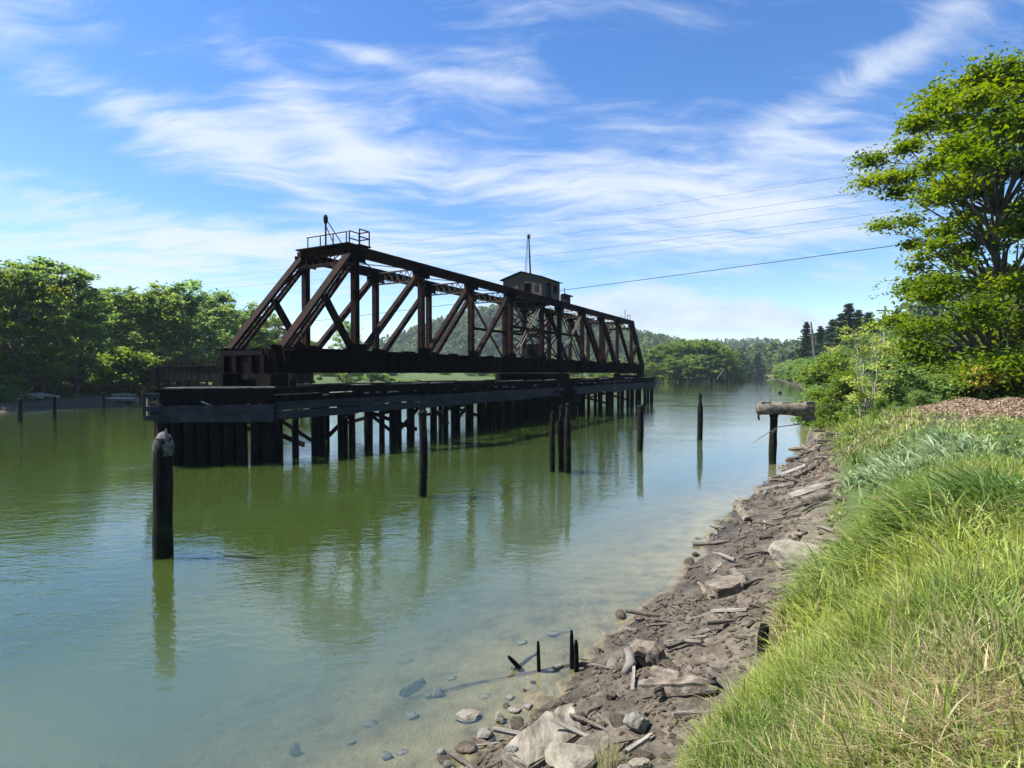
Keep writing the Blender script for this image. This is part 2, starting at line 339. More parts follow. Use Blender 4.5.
# ---------------------------------------------------------------- ground and water
def polar():
    r = np.concatenate([np.linspace(.4, 3, 40, endpoint=False), np.geomspace(3, 40, 330, endpoint=False), np.geomspace(40, 2600, 190)])
    th = np.concatenate([np.linspace(-52, 52, 820, endpoint=False), np.linspace(52, 308, 130, endpoint=False)]) * math.pi / 180
    RR, TT = np.meshgrid(r, th, indexing='ij'); return RR, TT, RR * np.sin(TT), RR * np.cos(TT)
def polar_faces(nr, nt):
    i, j = np.meshgrid(np.arange(nr - 1), np.arange(nt), indexing='ij'); j2 = (j + 1) % nt
    return np.stack([i * nt + j, i * nt + j2, (i + 1) * nt + j2, (i + 1) * nt + j], -1).reshape(-1, 4)
def build_ground():
    RR, TT, X, Y = polar(); nr, nt = X.shape
    L = land(X.ravel(), Y.ravel()); z = L['z']; x, y = X.ravel(), Y.ravel()
    F = polar_faces(nr, nt)
    V = np.stack([x, y, z], -1); V = np.vstack([V, [[0, 0, float(z[:nt].mean())]]])
    kind = np.zeros((len(V), 4), np.float32); kind[:, 3] = 1
    sr, sl, mw = L['sr'], L['sl'], L['mw']
    edge = .35 * fbm(x * 2.5, y * 2.5, 3, 8)
    kind[:-1, 0] = sstep(-.15, .35, sr - mw + edge) * (sr > 0) + sstep(3, 7, sl + 2 * fbm(x * .2, y * .2, 3, 3)) * (sl > 0)   # grown over
    kind[:-1, 0] = np.clip(kind[:-1, 0], 0, 1)
    mul = np.exp(-(((x - 20) / 4.6) ** 2 + ((y - 22.3 - .15 * (x - 19)) / 1.9) ** 2)) * 1.5
    dry = sstep(.25, .7, mul + .3 * fbm(x, y, 3, 44)) 
    near_dry = np.exp(-(((x - DRY.x - .35) / .75) ** 2 + ((y - DRY.y + .1) / .5) ** 2))
    kind[:-1, 1] = np.clip(dry * (sr > 3), 0, 1)
    near_dry = np.maximum(near_dry, np.exp(-(((x - DRY2.x) / .7) ** 2 + ((y - DRY2.y) / .6) ** 2)))
    kind[:-1, 2] = np.clip(near_dry * 1.4, 0, 1)
    kind[-1] = kind[0]
    wooded = np.append(sstep(4.5, 9, z) * (np.hypot(x, y) > 60), 0)
    o = npmesh('ground', V, F, None, smooth=True, attrs={'kind': kind, 'wooded': wooded})
    tag(o, 'muddy tidal bank, grassy top and wooded far shores', 'ground', kind='structure')
    m, t = new_mat('ground'); o.data.materials.append(m)
    co = t.n('ShaderNodeNewGeometry').outputs['Position']; sz = t.n('ShaderNodeSeparateXYZ', {0: co})
    a = t.n('ShaderNodeSeparateColor', {0: t.n('ShaderNodeAttribute', attribute_name='kind').outputs['Color']})
    n1 = t.noise(co, 1.7, 8, .65); n2 = t.noise(co, 9, 7, .7); n3 = t.noise(co, 34, 5, .7)
    mud = t.ramp(t.m('ADD', t.m('MULTIPLY', n1, .5), t.m('MULTIPLY', n2, .5)), [(.38, (.048, .038, .028)), (.5, (.125, .103, .075)), (.64, (.235, .200, .148))])
    wet = t.n('ShaderNodeMapRange', {0: t.m('ADD', sz.outputs[2], t.m('MULTIPLY', n1, .3)), 1: .05, 2: .85, 3: .42, 4: 1.0}).outputs[0]
    mud = t.n('ShaderNodeVectorMath', {0: mud, 3: wet}, operation='SCALE').outputs[0]
    silt = t.ramp(n1, [(.32, (.12, .10, .05)), (.5, (.25, .21, .12)), (.7, (.33, .28, .17))])
    under = t.n('ShaderNodeMapRange', {0: sz.outputs[2], 1: .05, 2: -.02}).outputs[0]
    mud = t.mix(under, mud, silt)
    grow = t.ramp(n2, [(.3, (.035, .055, .014)), (.55, (.065, .100, .022)), (.75, (.10, .12, .036))])
    mulch = t.ramp(t.m('ADD', t.m('MULTIPLY', n2, .45), t.m('MULTIPLY', n3, .55)), [(.34, (.09, .06, .038)), (.5, (.22, .155, .10)), (.66, (.40, .31, .21))])
    straw = t.ramp(n3, [(.3, (.09, .055, .036)), (.5, (.24, .165, .105)), (.7, (.42, .33, .22))])
    col = t.mix(a.outputs[0], mud, grow); col = t.mix(a.outputs[1], col, mulch); col = t.mix(a.outputs[2], col, straw)
    col = t.mix(t.n('ShaderNodeAttribute', attribute_name='wooded').outputs['Fac'], col, t.ramp(n1, [(.3, (.022, .040, .016)), (.7, (.045, .075, .026))]))
    hgt = t.m('ADD', t.m('MULTIPLY', n2, .7), t.m('MULTIPLY', n3, .35))
    b = t.n('ShaderNodeBump', {'Height': hgt, 'Strength': .9, 'Distance': .09})
    rg = t.n('ShaderNodeMapRange', {0: wet, 1: .45, 2: .9, 3: .34, 4: .9}).outputs[0]
    p = t.n('ShaderNodeBsdfPrincipled', {'Base Color': col, 'Roughness': rg, 'Specular IOR Level': .3, 'Normal': b.outputs[0]})
    finish(t, p.outputs[0])
def build_water():
    RR, TT, X, Y = polar(); nr, nt = X.shape; x, y = X.ravel(), Y.ravel(); L = land(x, y)
    depth = np.clip(-L['z'], 0, 4)
    V = np.stack([x, y, np.zeros_like(x)], -1)
    keep = (L['z'] < .8); F = polar_faces(nr, nt); F = F[keep[F].any(1)]
    used = np.unique(F); remap = np.full(len(V), -1); remap[used] = np.arange(len(used))
    o = npmesh('water', V[used], remap[F], None, smooth=True, attrs={'depth': depth[used]})
    tag(o, 'green tidal river with ripples and a clear shallow edge', 'water', kind='structure')
    m, t = new_mat('river_water'); o.data.materials.append(m)
    co = t.n('ShaderNodeNewGeometry').outputs['Position']
    dep = t.n('ShaderNodeAttribute', attribute_name='depth').outputs['Fac']
    # ripples run across the wind; patches of rougher and calmer water
    big = t.noise(t.map(co, (.05, .11, 1), rot=(0, 0, R(25))), 1, 4, .6)
    amp = t.n('ShaderNodeMapRange', {0: big, 1: .36, 2: .66, 3: .5, 4: 1.4}).outputs[0]
    amp = t.m('MULTIPLY', amp, t.n('ShaderNodeMapRange', {0: dep, 1: .0, 2: 1.6, 3: .28, 4: 1.0}).outputs[0])
    w1 = t.noise(t.map(co, (.55, 1.25, 1), rot=(0, 0, R(18))), 1.0, 3, .5, .4)
    w2 = t.noise(t.map(co, (1.6, 3.6, 1), rot=(0, 0, R(-12))), 1.0, 3, .55, .5)
    w3 = t.noise(t.map(co, (6, 10, 1), rot=(0, 0, R(8))), 1.0, 2, .5, .3)
    h = t.m('ADD', t.m('MULTIPLY', w1, .36), t.m('ADD', t.m('MULTIPLY', w2, .29), t.m('MULTIPLY', w3, .11)))
    h = t.m('MULTIPLY', h, amp)
    b = t.n('ShaderNodeBump', {'Height': h, 'Strength': 1.0, 'Distance': WAVE})
    inc = t.n('ShaderNodeNewGeometry').outputs['Incoming']
    cs = t.m('ABSOLUTE', t.n('ShaderNodeVectorMath', {0: b.outputs[0], 1: inc}, operation='DOT_PRODUCT').outputs['Value'])
    fr = t.m('MULTIPLY_ADD', t.m('POWER', t.m('SUBTRACT', 1.0, cs, clamp=True), 5.0), .89, .11, clamp=True)
    gl = t.n('ShaderNodeBsdfGlossy', {'Color': (1, 1, 1, 1), 'Roughness': .015, 'Normal': b.outputs[0]})
    body = t.mix(t.noise(t.map(co, (.03, .05, 1)), 1, 4), WATER_A, WATER_B)
    body = t.mix(t.n('ShaderNodeMapRange', {0: dep, 1: .15, 2: 1.5}, interpolation_type='SMOOTHSTEP').outputs[0], WATER_S, body)
    df = t.n('ShaderNodeSubsurfaceScattering', {'Color': body, 'Scale': 1.0, 'Radius': (1.6, 1.6, 1.2)}, falloff='BURLEY')
    tr = t.n('ShaderNodeBsdfTransparent', {'Color': (.90, .93, .82, 1)})
    op = t.m('SUBTRACT', 1.0, t.m('EXPONENT', t.m('MULTIPLY', dep, -TURBID)))
    bm = t.n('ShaderNodeMixShader', {0: op, 1: tr.outputs[0], 2: df.outputs[0]})
    mx = t.n('ShaderNodeMixShader', {0: fr, 1: bm.outputs[0], 2: gl.outputs[0]})
    finish(t, mx.outputs[0])
WAVE = .042; TURBID = 2.6; WATER_A = (.028, .047, .008); WATER_B = (.036, .055, .015); WATER_S = (.078, .112, .070)
DRY2 = pick(1008, 628); DRY = pick(955, 722); LUSH = pick(955, 520); SILV = pick(905, 470); LIMEP = pick(890, 610)
print('DRY', DRY, 'LUSH', LUSH, 'SILV', SILV, 'LIME', LIMEP)
build_ground(); build_water()


# ---------------------------------------------------------------- swing bridge
BX, BY = -156.5 / FPX * 35.2, 35.2
TH = math.atan2(313, FPX); BROT = R(90) - TH
PAN = 6.58; WID = 4.31; ZB, ZG, ZT = 4.4, 5.8, 12.18
NODES = [k * PAN for k in (0, 1, 2, 3, 4, 4.68, 5.68, 6.68, 7.68, 8.68)]
S0, S1 = -.86 * PAN, 9.6 * PAN; SC = (NODES[4] + NODES[5]) / 2
def bw(s, q, z=0):
    a = Vector((math.sin(TH), math.cos(TH), 0)); n = Vector((-math.cos(TH), math.sin(TH), 0))
    return Vector((BX, BY, z)) + a * s + n * q
def laced(name, p, q, w, d, parent, mat=RUST, lace=True, pitch=.42):
    """two channels with zigzag lacing bars on both open faces; w across the truss, d in its plane"""
    p, q = Vector(p), Vector(q); ax = (q - p).normalized(); y = Vector((0, 1, 0)); sd = ax.cross(y).normalized()
    mb = MB(); t = .05
    for s in (-1, 1):
        mb.beam(p + sd * s * (d / 2 - t / 2), q + sd * s * (d / 2 - t / 2), t, w, y)      # webs
    # flanges
    for s in (-1, 1):
        for e in (-1, 1):
            c = sd * s * (d / 2 - t - .05) + y * e * (w / 2 - .02); mb.beam(p + c, q + c, .10, .04, y)
    o = mb.build(name, mat, parent)
    if lace:
        lb = MB(); n = max(2, int((q - p).length / pitch)); L = (q - p)
        for e in (-1, 1):
            for i in range(n):
                a = p + L * (i / n) + sd * (d / 2 - .06) * (1 if i % 2 else -1) + y * e * (w / 2 + .012)
                b = p + L * ((i + 1) / n) + sd * (d / 2 - .06) * (-1 if i % 2 else 1) + y * e * (w / 2 + .012)
                lb.beam(a, b, .055, .012, y)
        lb.build('lacing', LACE, o)
    return o
def build_bridge():
    r = empty('swing_bridge', (BX, BY, 0), BROT, 'long rusty steel truss railway swing bridge standing open along the river', 'bridge')
    for q in (0, WID):
        mb = MB(); zc = ZT - .31                                              # top chord: box with cover plate and splices
        mb.beam((-.25, q, zc), (NODES[-1] + .25, q, zc), .50, .56)
        mb.beam((-.32, q, ZT - .02), (NODES[-1] + .32, q, ZT - .02), .62, .04)
        for s in NODES: mb.box((s, q, zc), (.9, .54, .66))
        mb.build('top_chord', RUST, r)
        g = MB()                                                              # deep bottom girder with stiffeners
        g.beam((S0 - .3, q, (ZB + ZG) / 2), (S1 + .5, q, (ZB + ZG) / 2), .10, ZG - ZB - .1)
        for z in (ZB + .04, ZG - .04): g.beam((S0 - .32, q, z), (S1 + .55, q, z), .46, .08)
        s = S0 - .25
        while s < S1 + .4:
            g.box((s, q, (ZB + ZG) / 2), (.06, .34, ZG - ZB - .2)); s += 1.1
        g.build('bottom_girder', DARKSTEEL, r)
        for sa, sb in ((S0, 0), (S1, NODES[-1])):
            p, t = Vector((sa, q, ZB + .75)), Vector((sb, q, ZT - .35)); d = t - p
            o = laced('end_post', p, t, .52, .62, r)
            k = MB(); u = Vector((-d.z, 0, d.x)).normalized() * (1 if sb == 0 else -1)
            k.beam(p + u * .335, t + u * .335, .60, .035, u); k.build('cover_plate', RUST, o)
            mid = p.lerp(t, .56); laced('sub_strut', mid, (sb, q, ZG - .4), .34, .30, r, lace=False)
        for i, s in enumerate(NODES):
            laced('vertical_post', (s, q, ZG - .3), (s, q, ZT - .6), .40, .36 if i not in (3, 4, 5, 6) else .44, r, lace=i in (1, 2, 7, 8))
            for y_, z_, w_, h_ in ((q - .275, ZT - .62, 1.25, .75), (q + .275, ZT - .62, 1.25, .75), (q - .245, ZG - .1, 1.3, 1.0)):
                m = MB(); m.box((s, y_, z_), (w_, .03, h_)); m.build('gusset_plate', DARKSTEEL, r)
        for k in (1, 2, 3): laced('diagonal', (NODES[k] - .15, q, ZT - .6), (NODES[k - 1] + .2, q, ZG - .5), .38, .34, r)
        for k in (6, 7, 8): laced('diagonal', (NODES[k] + .15, q, ZT - .6), (NODES[k + 1] - .2, q, ZG - .5), .38, .34, r)
        for a, b in ((4, 3), (5, 6)):                                         # slender paired bars beside the tower
            for e in (-.16, .16):
                m = MB(); m.beam((NODES[a], q + e, ZT - .7), (NODES[b], q + e, ZG - .6), .05, .13, (0, 1, 0)); m.build('counter_bar', LACE, r)
                m = MB(); m.beam((NODES[b], q + e * .5, ZT - .7), (NODES[a], q + e * .5, ZG - .2), .05, .11, (0, 1, 0)); m.build('counter_bar', LACE, r)
            m = MB(); m.beam((NODES[b], q, 8.7), (NODES[a], q, 8.7), .22, .24); m.build('middle_strut', RUST, r)
        m = MB(); m.beam((NODES[4], q, 8.7), (NODES[5], q, 8.7), .22, .24)
        m.beam((NODES[4], q, ZG), (NODES[5], q, 8.7), .1, .12); m.beam((NODES[5], q, ZG), (NODES[4], q, 8.7), .1, .12)
        m.beam((NODES[4], q, 8.7), (NODES[5], q, 11.5), .1, .12); m.beam((NODES[5], q, 8.7), (NODES[4], q, 11.5), .1, .12)
        m.build('tower_brace', RUST, r)
    def lattice(name, s, z0, z1, n=7):                                        # strut across the bridge with X lacing
        m = MB()
        for z in (z0, z1): m.beam((s, .2, z), (s, WID - .2, z), .16, .09)
        w = (WID - .4) / n
        for i in range(n):
            y0, y1 = .2 + i * w, .2 + (i + 1) * w
            m.beam((s - .03, y0, z0), (s - .03, y1, z1), .02, .06); m.beam((s + .03, y1, z0), (s + .03, y0, z1), .02, .06)
        m.build(name, LACE, r)
    for i, s in enumerate(NODES):
        if i in (0, 9): continue
        lattice('sway_strut', s, ZT - 1.15, ZT - .32)
    for i in range(len(NODES) - 1):
        m = MB(); a, b = NODES[i], NODES[i + 1]
        m.beam((a, .2, ZT - .3), (b, WID - .2, ZT - .3), .05, .05); m.beam((a, WID - .2, ZT - .36), (b, .2, ZT - .36), .05, .05)
        m.build('lateral_rod', DARKSTEEL, r)
    for s, e in ((0, -1), (NODES[-1], 1)):                                    # portal: solid strut with curved knees
        m = MB(); m.beam((s + e * .1, .25, ZT - .2), (s + e * .1, WID - .25, ZT - .2), .5, .36)
        m.beam((s + e * .75, .25, ZT - 1.1), (s + e * .75, WID - .25, ZT - 1.1), .12, .22)
        for i in range(6):
            y0, y1 = .3 + i * .62, .3 + (i + 1) * .62
            m.beam((s + e * .75, y0, ZT - 1.1), (s + e * .2, y1, ZT - .35), .06, .06); m.beam((s + e * .75, y1, ZT - 1.1), (s + e * .2, y0, ZT - .35), .06, .06)
        m.build('portal_strut', RUST, r)
        for y0, dy in ((.25, 1), (WID - .25, -1)):
            pts = [(s + e * (2.0 - 1.25 * math.sin(k / 6 * math.pi / 2)), y0 + dy * 1.2 * (1 - math.cos(k / 6 * math.pi / 2)), ZT - 2.35 + 1.25 * math.sin(k / 6 * math.pi / 2)) for k in range(7)]
            m = MB(); [m.beam(pts[k], pts[k + 1], .12, .14, ext=.02) for k in range(6)]; m.build('portal_knee', RUST, r)
    # tower cross frames
    for i in (4, 5):
        m = MB(); s = NODES[i]
        m.beam((s, .2, ZG + .2), (s, WID - .2, 8.7), .12, .12); m.beam((s, WID - .2, ZG + .2), (s, .2, 8.7), .12, .12)
        m.beam((s, .2, 8.8), (s, WID - .2, ZT - 1.1), .12, .12); m.beam((s, WID - .2, 8.8), (s, .2, ZT - 1.1), .12, .12)
        m.beam((s, .2, 8.75), (s, WID - .2, 8.75), .2, .22); m.build('cross_frame', RUST, r)
    # floor: beams, stringers, ties
    for s in [S0] + NODES + [S1]: m = MB(); m.beam((s, .06, 4.95), (s, WID - .06, 4.95), .3, .9); m.build('floor_beam', DARKSTEEL, r)
    for y in (1.45, 2.85): m = MB(); m.beam((S0 - .25, y, 5.05), (S1 + .25, y, 5.05), .25, .6); m.build('stringer', DARKSTEEL, r)
    m = MB(); s = S0 - .4; rr = random.Random(2)
    while s < S1 + .4:
        if rr.random() > .06: m.box((s, WID / 2 + rr.uniform(-.05, .05), 5.47), (.22, 3.2, .22))
        s += .52
    m.build('track_ties', TIMBER, r)['kind'] = 'stuff'
    m = MB(); m.beam((S0 - .36, .2, 5.0), (S0 - .36, WID - .2, 5.0), .1, 1.3)
    for y in (.5, 1.5, 2.8, 3.8): m.beam((S0 - .62, y, 4.9), (S0 - .37, y, 4.9), .3, .9)
    m.build('end_beam', DARKSTEEL, r)
    m = MB(); m.beam((S1 + .5, .2, 5.0), (S1 + .5, WID - .2, 5.0), .1, 1.3); m.build('end_beam', DARKSTEEL, r)
    for y in (1.43, 2.87):
        m = MB(); m.beam((S0 - .5, y, 5.66), (S1 + .5, y, 5.66), .07, .14); m.build('rail', RUST, r)
    # walkway clutter on the girder top
    m = MB()
    for k in range(26):
        s = S0 + k * 2.7 + random.uniform(-.4, .4); m.box((s, random.choice((.05, -.02)), ZG + .05), (random.uniform(.3, 1.3), .3, .1))
    m.build('girder_planks', TIMBER, r)['kind'] = 'stuff'
    # operator cabin on top of the tower
    c = empty('operator_cabin', (SC - 2.4, 0, ZT)); c.parent = r
    cx, cw, ez, pz = 4.5, WID + .2, 1.98, 2.62
    w = MB(); y0, y1 = -.1, WID + .1; t = .1; ym = (y0 + y1) / 2
    def panel(x, ya, yb, za, zb): w.beam((x, ya, (za + zb) / 2), (x, yb, (za + zb) / 2), t, zb - za)
    # near gable wall with its window opening
    panel(.05, y0, 1.15, 0, ez); panel(.05, 1.15, 2.55, 0, .55); panel(.05, 1.15, 2.55, 1.45, ez); panel(.05, 2.55, y1, 0, ez)
    w.add([(0, y0, ez), (0, y1, ez), (0, ym, pz), (.1, y0, ez), (.1, y1, ez), (.1, ym, pz)], [(0, 2, 1), (3, 4, 5), (0, 1, 4, 3), (1, 2, 5, 4), (2, 0, 3, 5)])
    panel(cx - .05, y0, 1.4, 0, ez); panel(cx - .05, 1.4, 2.9, 0, .6); panel(cx - .05, 1.4, 2.9, 1.5, ez); panel(cx - .05, 2.9, y1, 0, ez)
    w.add([(cx, y0, ez), (cx, y1, ez), (cx, ym, pz), (cx - .1, y0, ez), (cx - .1, y1, ez), (cx - .1, ym, pz)], [(0, 1, 2), (3, 5, 4), (0, 3, 4, 1), (1, 4, 5, 2), (2, 5, 3, 0)])
    def side(y, xa, xb, za, zb): w.beam((xa, y, (za + zb) / 2), (xb, y, (za + zb) / 2), t, zb - za)
    for y in (y0 + .05, y1 - .05):
        side(y, .1, 1.1, 0, ez); side(y, 1.1, 2.3, 1.65, ez); side(y, 2.3, 2.8, 0, ez); side(y, 2.8, 3.9, 0, .7); side(y, 2.8, 3.9, 1.55, ez); side(y, 3.9, cx - .1, 0, ez)
    w.build('wall', CABIN, c)
    f = MB(); f.box((cx / 2, ym, .04), (cx - .2, cw - .2, .08)); f.box((cx / 2, ym, -.12), (cx + 1.6, cw + .6, .14))
    for y in (.3, WID - .3): f.beam((-2.0, y, -.3), (cx + 2.0, y, -.3), .25, .3)
    f.build('platform', DARKSTEEL, c)
    rf = MB()
    for (ya, za, yb, zb) in ((y0 - .25, ez - .03, ym, pz + .06), (ym, pz + .06, y1 + .25, ez - .03)):
        rf.beam((cx / 2, ya, za), (cx / 2, yb, zb), cx + .6, .08, (0, 0, 1))
    rf.build('roof', DARKSTEEL, c)
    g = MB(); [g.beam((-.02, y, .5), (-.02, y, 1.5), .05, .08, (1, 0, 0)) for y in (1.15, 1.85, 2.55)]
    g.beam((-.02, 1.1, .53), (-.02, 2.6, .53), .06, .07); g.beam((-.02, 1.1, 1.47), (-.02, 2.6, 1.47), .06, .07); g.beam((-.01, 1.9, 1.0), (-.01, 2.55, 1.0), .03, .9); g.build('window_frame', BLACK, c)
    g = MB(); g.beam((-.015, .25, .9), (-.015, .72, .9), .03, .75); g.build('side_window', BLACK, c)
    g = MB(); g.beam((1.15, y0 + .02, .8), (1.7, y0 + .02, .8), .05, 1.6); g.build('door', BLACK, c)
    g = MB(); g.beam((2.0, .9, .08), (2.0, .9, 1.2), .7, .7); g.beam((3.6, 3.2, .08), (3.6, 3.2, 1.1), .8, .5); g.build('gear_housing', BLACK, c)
    # navigation mast with ladder
    ms = empty('signal_mast', (SC - 1.0, 2.1, ZT + pz)); ms.parent = r
    m = MB(); m.tube([(0, -.25, -.7), (0, -.12, 1.6), (0, -.03, 3.9)], [.10, .085, .06], 8); m.build('pole', DARKSTEEL, ms)
    m = MB()
    for y0_ in (.28, .52):
        m.tube([(0, y0_, -.6), (0, y0_ * .35, 3.7)], .022, 6)
    for k in range(12): z = -.3 + k * .33; f_ = 1 - (z + .6) / 4.3 * .65; m.beam((0, .28 * f_, z), (0, .52 * f_, z), .03, .03)
    m.build('ladder', LACE, ms)
    m = MB(); m.tube([(0, 0, 3.75), (0, 0, 4.15)], [.15, .12], 10); m.tube([(0, 0, 4.15), (0, 0, 4.3)], [.05, .02], 6); m.tube([(0, .2, 3.8), (0, .2, 4.25)], .02, 5); m.tube([(0, -.2, 3.8), (0, -.2, 4.25)], .02, 5); m.build('beacon', BLACK, ms)
    # near end platform with railings and lamp post
    m = MB(); m.box((-.1, WID / 2 - .1, ZT + .06), (1.4, WID + .2, .09)); m.box((.55, .1, ZT + .1), (1.0, .9, .08)); m.build('end_platform', DARKSTEEL, r)
    rl = MB(); zt = ZT + .1
    for y in (.0, 1.1, 2.2, 3.3): rl.beam((-.7, y, zt), (-.7, y, zt + .65), .05, .05, (1, 0, 0))
    rl.beam((-.7, -.1, zt + .65), (-.7, 3.4, zt + .65), .05, .05)
    for x in (.1, .95):
        for y in (-.3, .55): rl.beam((x, y, zt), (x, y, zt + .95), .06, .06, (1, 0, 0))
    for z in (.5, .95):
        rl.beam((.1, -.3, zt + z), (.95, -.3, zt + z), .06, .06); rl.beam((.1, .55, zt + z), (.95, .55, zt + z), .06, .06); rl.beam((.95, -.3, zt + z), (.95, .55, zt + z), .06, .06)
    rl.build('railing', DARKSTEEL, r)
    lp = MB(); lp.tube([(-.4, 2.05, ZT), (-.4, 2.05, ZT + 1.75)], .055, 8); lp.tube([(-.4, 2.05, ZT + 1.55), (-.4, 2.05, ZT + 1.7), (-.4, 2.05, ZT + 1.95), (-.4, 2.05, ZT + 2.1)], [.08, .14, .14, .08], 10)
    lp.tube([(-.4, 1.9, ZT + 1.7), (.7, 1.4, ZT)], .03, 6); lp.tube([(-.4, 2.2, ZT + 1.7), (.5, 2.0, ZT)], .03, 6); lp.build('lamp_post', BLACK, r)
    m = MB(); e = NODES[-1]
    for x in (-1.6, -.4): m.beam((e + x, .1, ZT), (e + x, .1, ZT + .75), .06, .06, (1, 0, 0)); m.beam((e + x, 1.2, ZT), (e + x, 1.2, ZT + .75), .06, .06, (1, 0, 0))
    m.beam((e - 1.6, .1, ZT + .75), (e - .4, .1, ZT + .75), .06, .06); m.tube([(e - 1.2, .6, ZT), (e - 1.2, .6, ZT + 1.6)], .04, 6); m.build('far_railing', DARKSTEEL, r)
    m = MB(); m.box((SC + 4.1, .1, ZT + .45), (1.0, .8, .9)); m.box((SC + 4.6, .1, ZT + .95), (2.3, .5, .12)); m.tube([(SC + 3.9, .1, ZT + .9), (SC + 3.9, .1, ZT + 1.7)], .05, 6); m.build('gear_box', BLACK, r)
    m = MB(); m.tube([(SC, WID / 2, 3.55), (SC, WID / 2, ZB - .02)], 4.0, 40); m.build('turntable_drum', DARKSTEEL, r)
    # machinery at the middle of the deck
    m = MB(); m.box((SC - 1.2, 1.2, 6.6), (1.6, 1.2, 1.6)); m.build('machinery', BLACK, r); m = MB(); m.box((SC + 1.4, 3.0, 6.4), (1.0, 1.2, 1.3)); m.build('machinery', BLACK, r)
    return r
build_bridge()

# ---------------------------------------------------------------- fender pier, pivot pier and approach span
NP = [0]
def build_pier():
    p = empty('fender_pier', bw(0, 0), BROT, 'dark timber fender pier of piles and wales running under the rusty truss bridge', 'pier')
    QN, QF = -1.8, 6.1; SN, SF = -7.35, 63.2; TIP = (-10.7, 2.15)
    rr = random.Random(5); n = [0]
    def pile(s, q, r=.2, top=3.2, zb=-2.5):
        m = MB(); dx, dy = rr.uniform(-.06, .06), rr.uniform(-.06, .06)
        m.tube([(s + dx, q + dy, zb), (s + dx * .5, q + dy * .5, .4), (s, q, top)], [r * 1.05, r, r * .92], 8, jit=.05, seed=n[0]); n[0] += 1
        m.build('pile', TIMBER, p, smooth=True); NP[0] = n[0]
    s = SN
    gaps = {}
    while s < SF:                                                           # near row: bents of one to three piles
        k = rr.choice((1, 1, 2, 1, 2))
        for j in range(k):
            if n[0] < 66: pile(s + j * .46, QN + .25 + rr.uniform(-.05, .12), rr.uniform(.16, .25))
        s += k * .46 + rr.uniform(.45, 1.05) * (1 if s < 14 else 1.2 if s < 34 else 1.9)
    s = SN + .8
    nf = n[0]
    while s < SF and n[0] < nf + 12:
        pile(s, QF - .25, .21); s += rr.uniform(4.2, 5.2)
    for f in np.linspace(.03, .97, 9):                                     # nose, both faces
        pile(SN + (TIP[0] - SN) * f, QN + .28 + (TIP[1] - QN - .28) * f, rr.uniform(.19, .27))
    for f in np.linspace(.1, .9, 4): pile(SN + (TIP[0] - SN) * f, QF - .28 + (TIP[1] - QF + .28) * f, .22)
    pile(TIP[0] + .2, TIP[1], .26); pile(TIP[0] + .3, TIP[1] + .5, .22)
    # planking behind the nose piles makes it almost solid
    m = MB(); d = Vector((TIP[0] - SN, TIP[1] - QN, 0)); L = d.length; dn = d.normalized(); nn = Vector((-dn.y, dn.x, 0))
    if nn.x < 0: nn = -nn
    k = 0.1
    while k < L - .3:
        if int(round((k - .1) / .315)) not in (4, 7, 11):
            a = Vector((SN, QN, 0)) + dn * k + nn * .55; m.beam((a.x, a.y, -1.5), (a.x, a.y, 2.9 + rr.uniform(-.1, .1)), .30, .12, nn)
        k += .315
    m.build('sheeting', TIMBER, p)
    # wales: pairs of heavy timbers along the faces
    def wale(name, a, b, z, w, h, mat):
        m = MB(); a, b = Vector((*a, z)), Vector((*b, z)); nseg = max(1, int((b - a).length / 5.2))
        for i in range(nseg):
            u, v = a.lerp(b, i / nseg), a.lerp(b, (i + 1) / nseg); dv = (v - u).normalized() * .02
            dz = Vector((0, 0, rr.uniform(-.05, .05))); dy = Vector((0, rr.uniform(-.05, .04), rr.uniform(-.045, .045))); m.beam(u + dv + dz, v - dv + dz + dy, w * rr.uniform(.92, 1.08), h)
        return m.build(name, mat, p)
    off = .12
    for z, h in ((2.74, .40), (2.30, .40)):
        wale('wale', (SN, QN - off), (SF, QN - off), z, .32, h, WALE)
        wale('wale', (SN - .15, QN - off - .03), (TIP[0] - .1, TIP[1] - .1), z - .02, .32, h, WALE)
        wale('wale', (SN, QF + off), (SF, QF + off), z, .3, h, WALE)
        wale('wale', (SN - .1, QF + off), (TIP[0] - .1, TIP[1] + .2), z - .02, .3, h, WALE)
    wale('cap_timber', (SN, QN + .12), (SF, QN + .12), 3.12, .3, .34, TIMBER)
    wale('cap_timber', (SN, QN + .22), (TIP[0], TIP[1]), 3.1, .3, .34, TIMBER)
    wale('cap_timber', (SN, QN + .05), (SF, QN + .05), 3.5, .34, .34, TIMBER)
    wale('cap_timber', (SN, QN + .05), (TIP[0], TIP[1]), 3.48, .34, .36, TIMBER)
    wale('cap_timber', (SN, QF), (SF, QF), 3.4, .34, .5, TIMBER)
    wale('cap_timber', (SN, QF), (TIP[0], TIP[1]), 3.4, .34, .5, TIMBER)
    # pale top boards: sunlight along the deck top is put into their colour
    m = MB()
    d1 = Vector((SN, QN, 3.70)); d2 = Vector((TIP[0], TIP[1], 3.68)); m.beam(d1, d1.lerp(d2, .93), .5, .07)
    s = SN + .4
    while s < SF - 2:
        l = rr.uniform(1.5, 4.5)
        if rr.random() < (.7 if s < 4 else .3): m.beam((s, QN + rr.uniform(-.02, .2), 3.71), (s + l, QN + rr.uniform(0, .2), 3.71 + rr.uniform(0, .03)), .3, .05)
        s += l + rr.uniform(.2, 2)
    m.build('sunlit_top_board', GREYWOOD, p)
    m = MB(); s = SN - 1.5                                                  # decking across, with missing boards
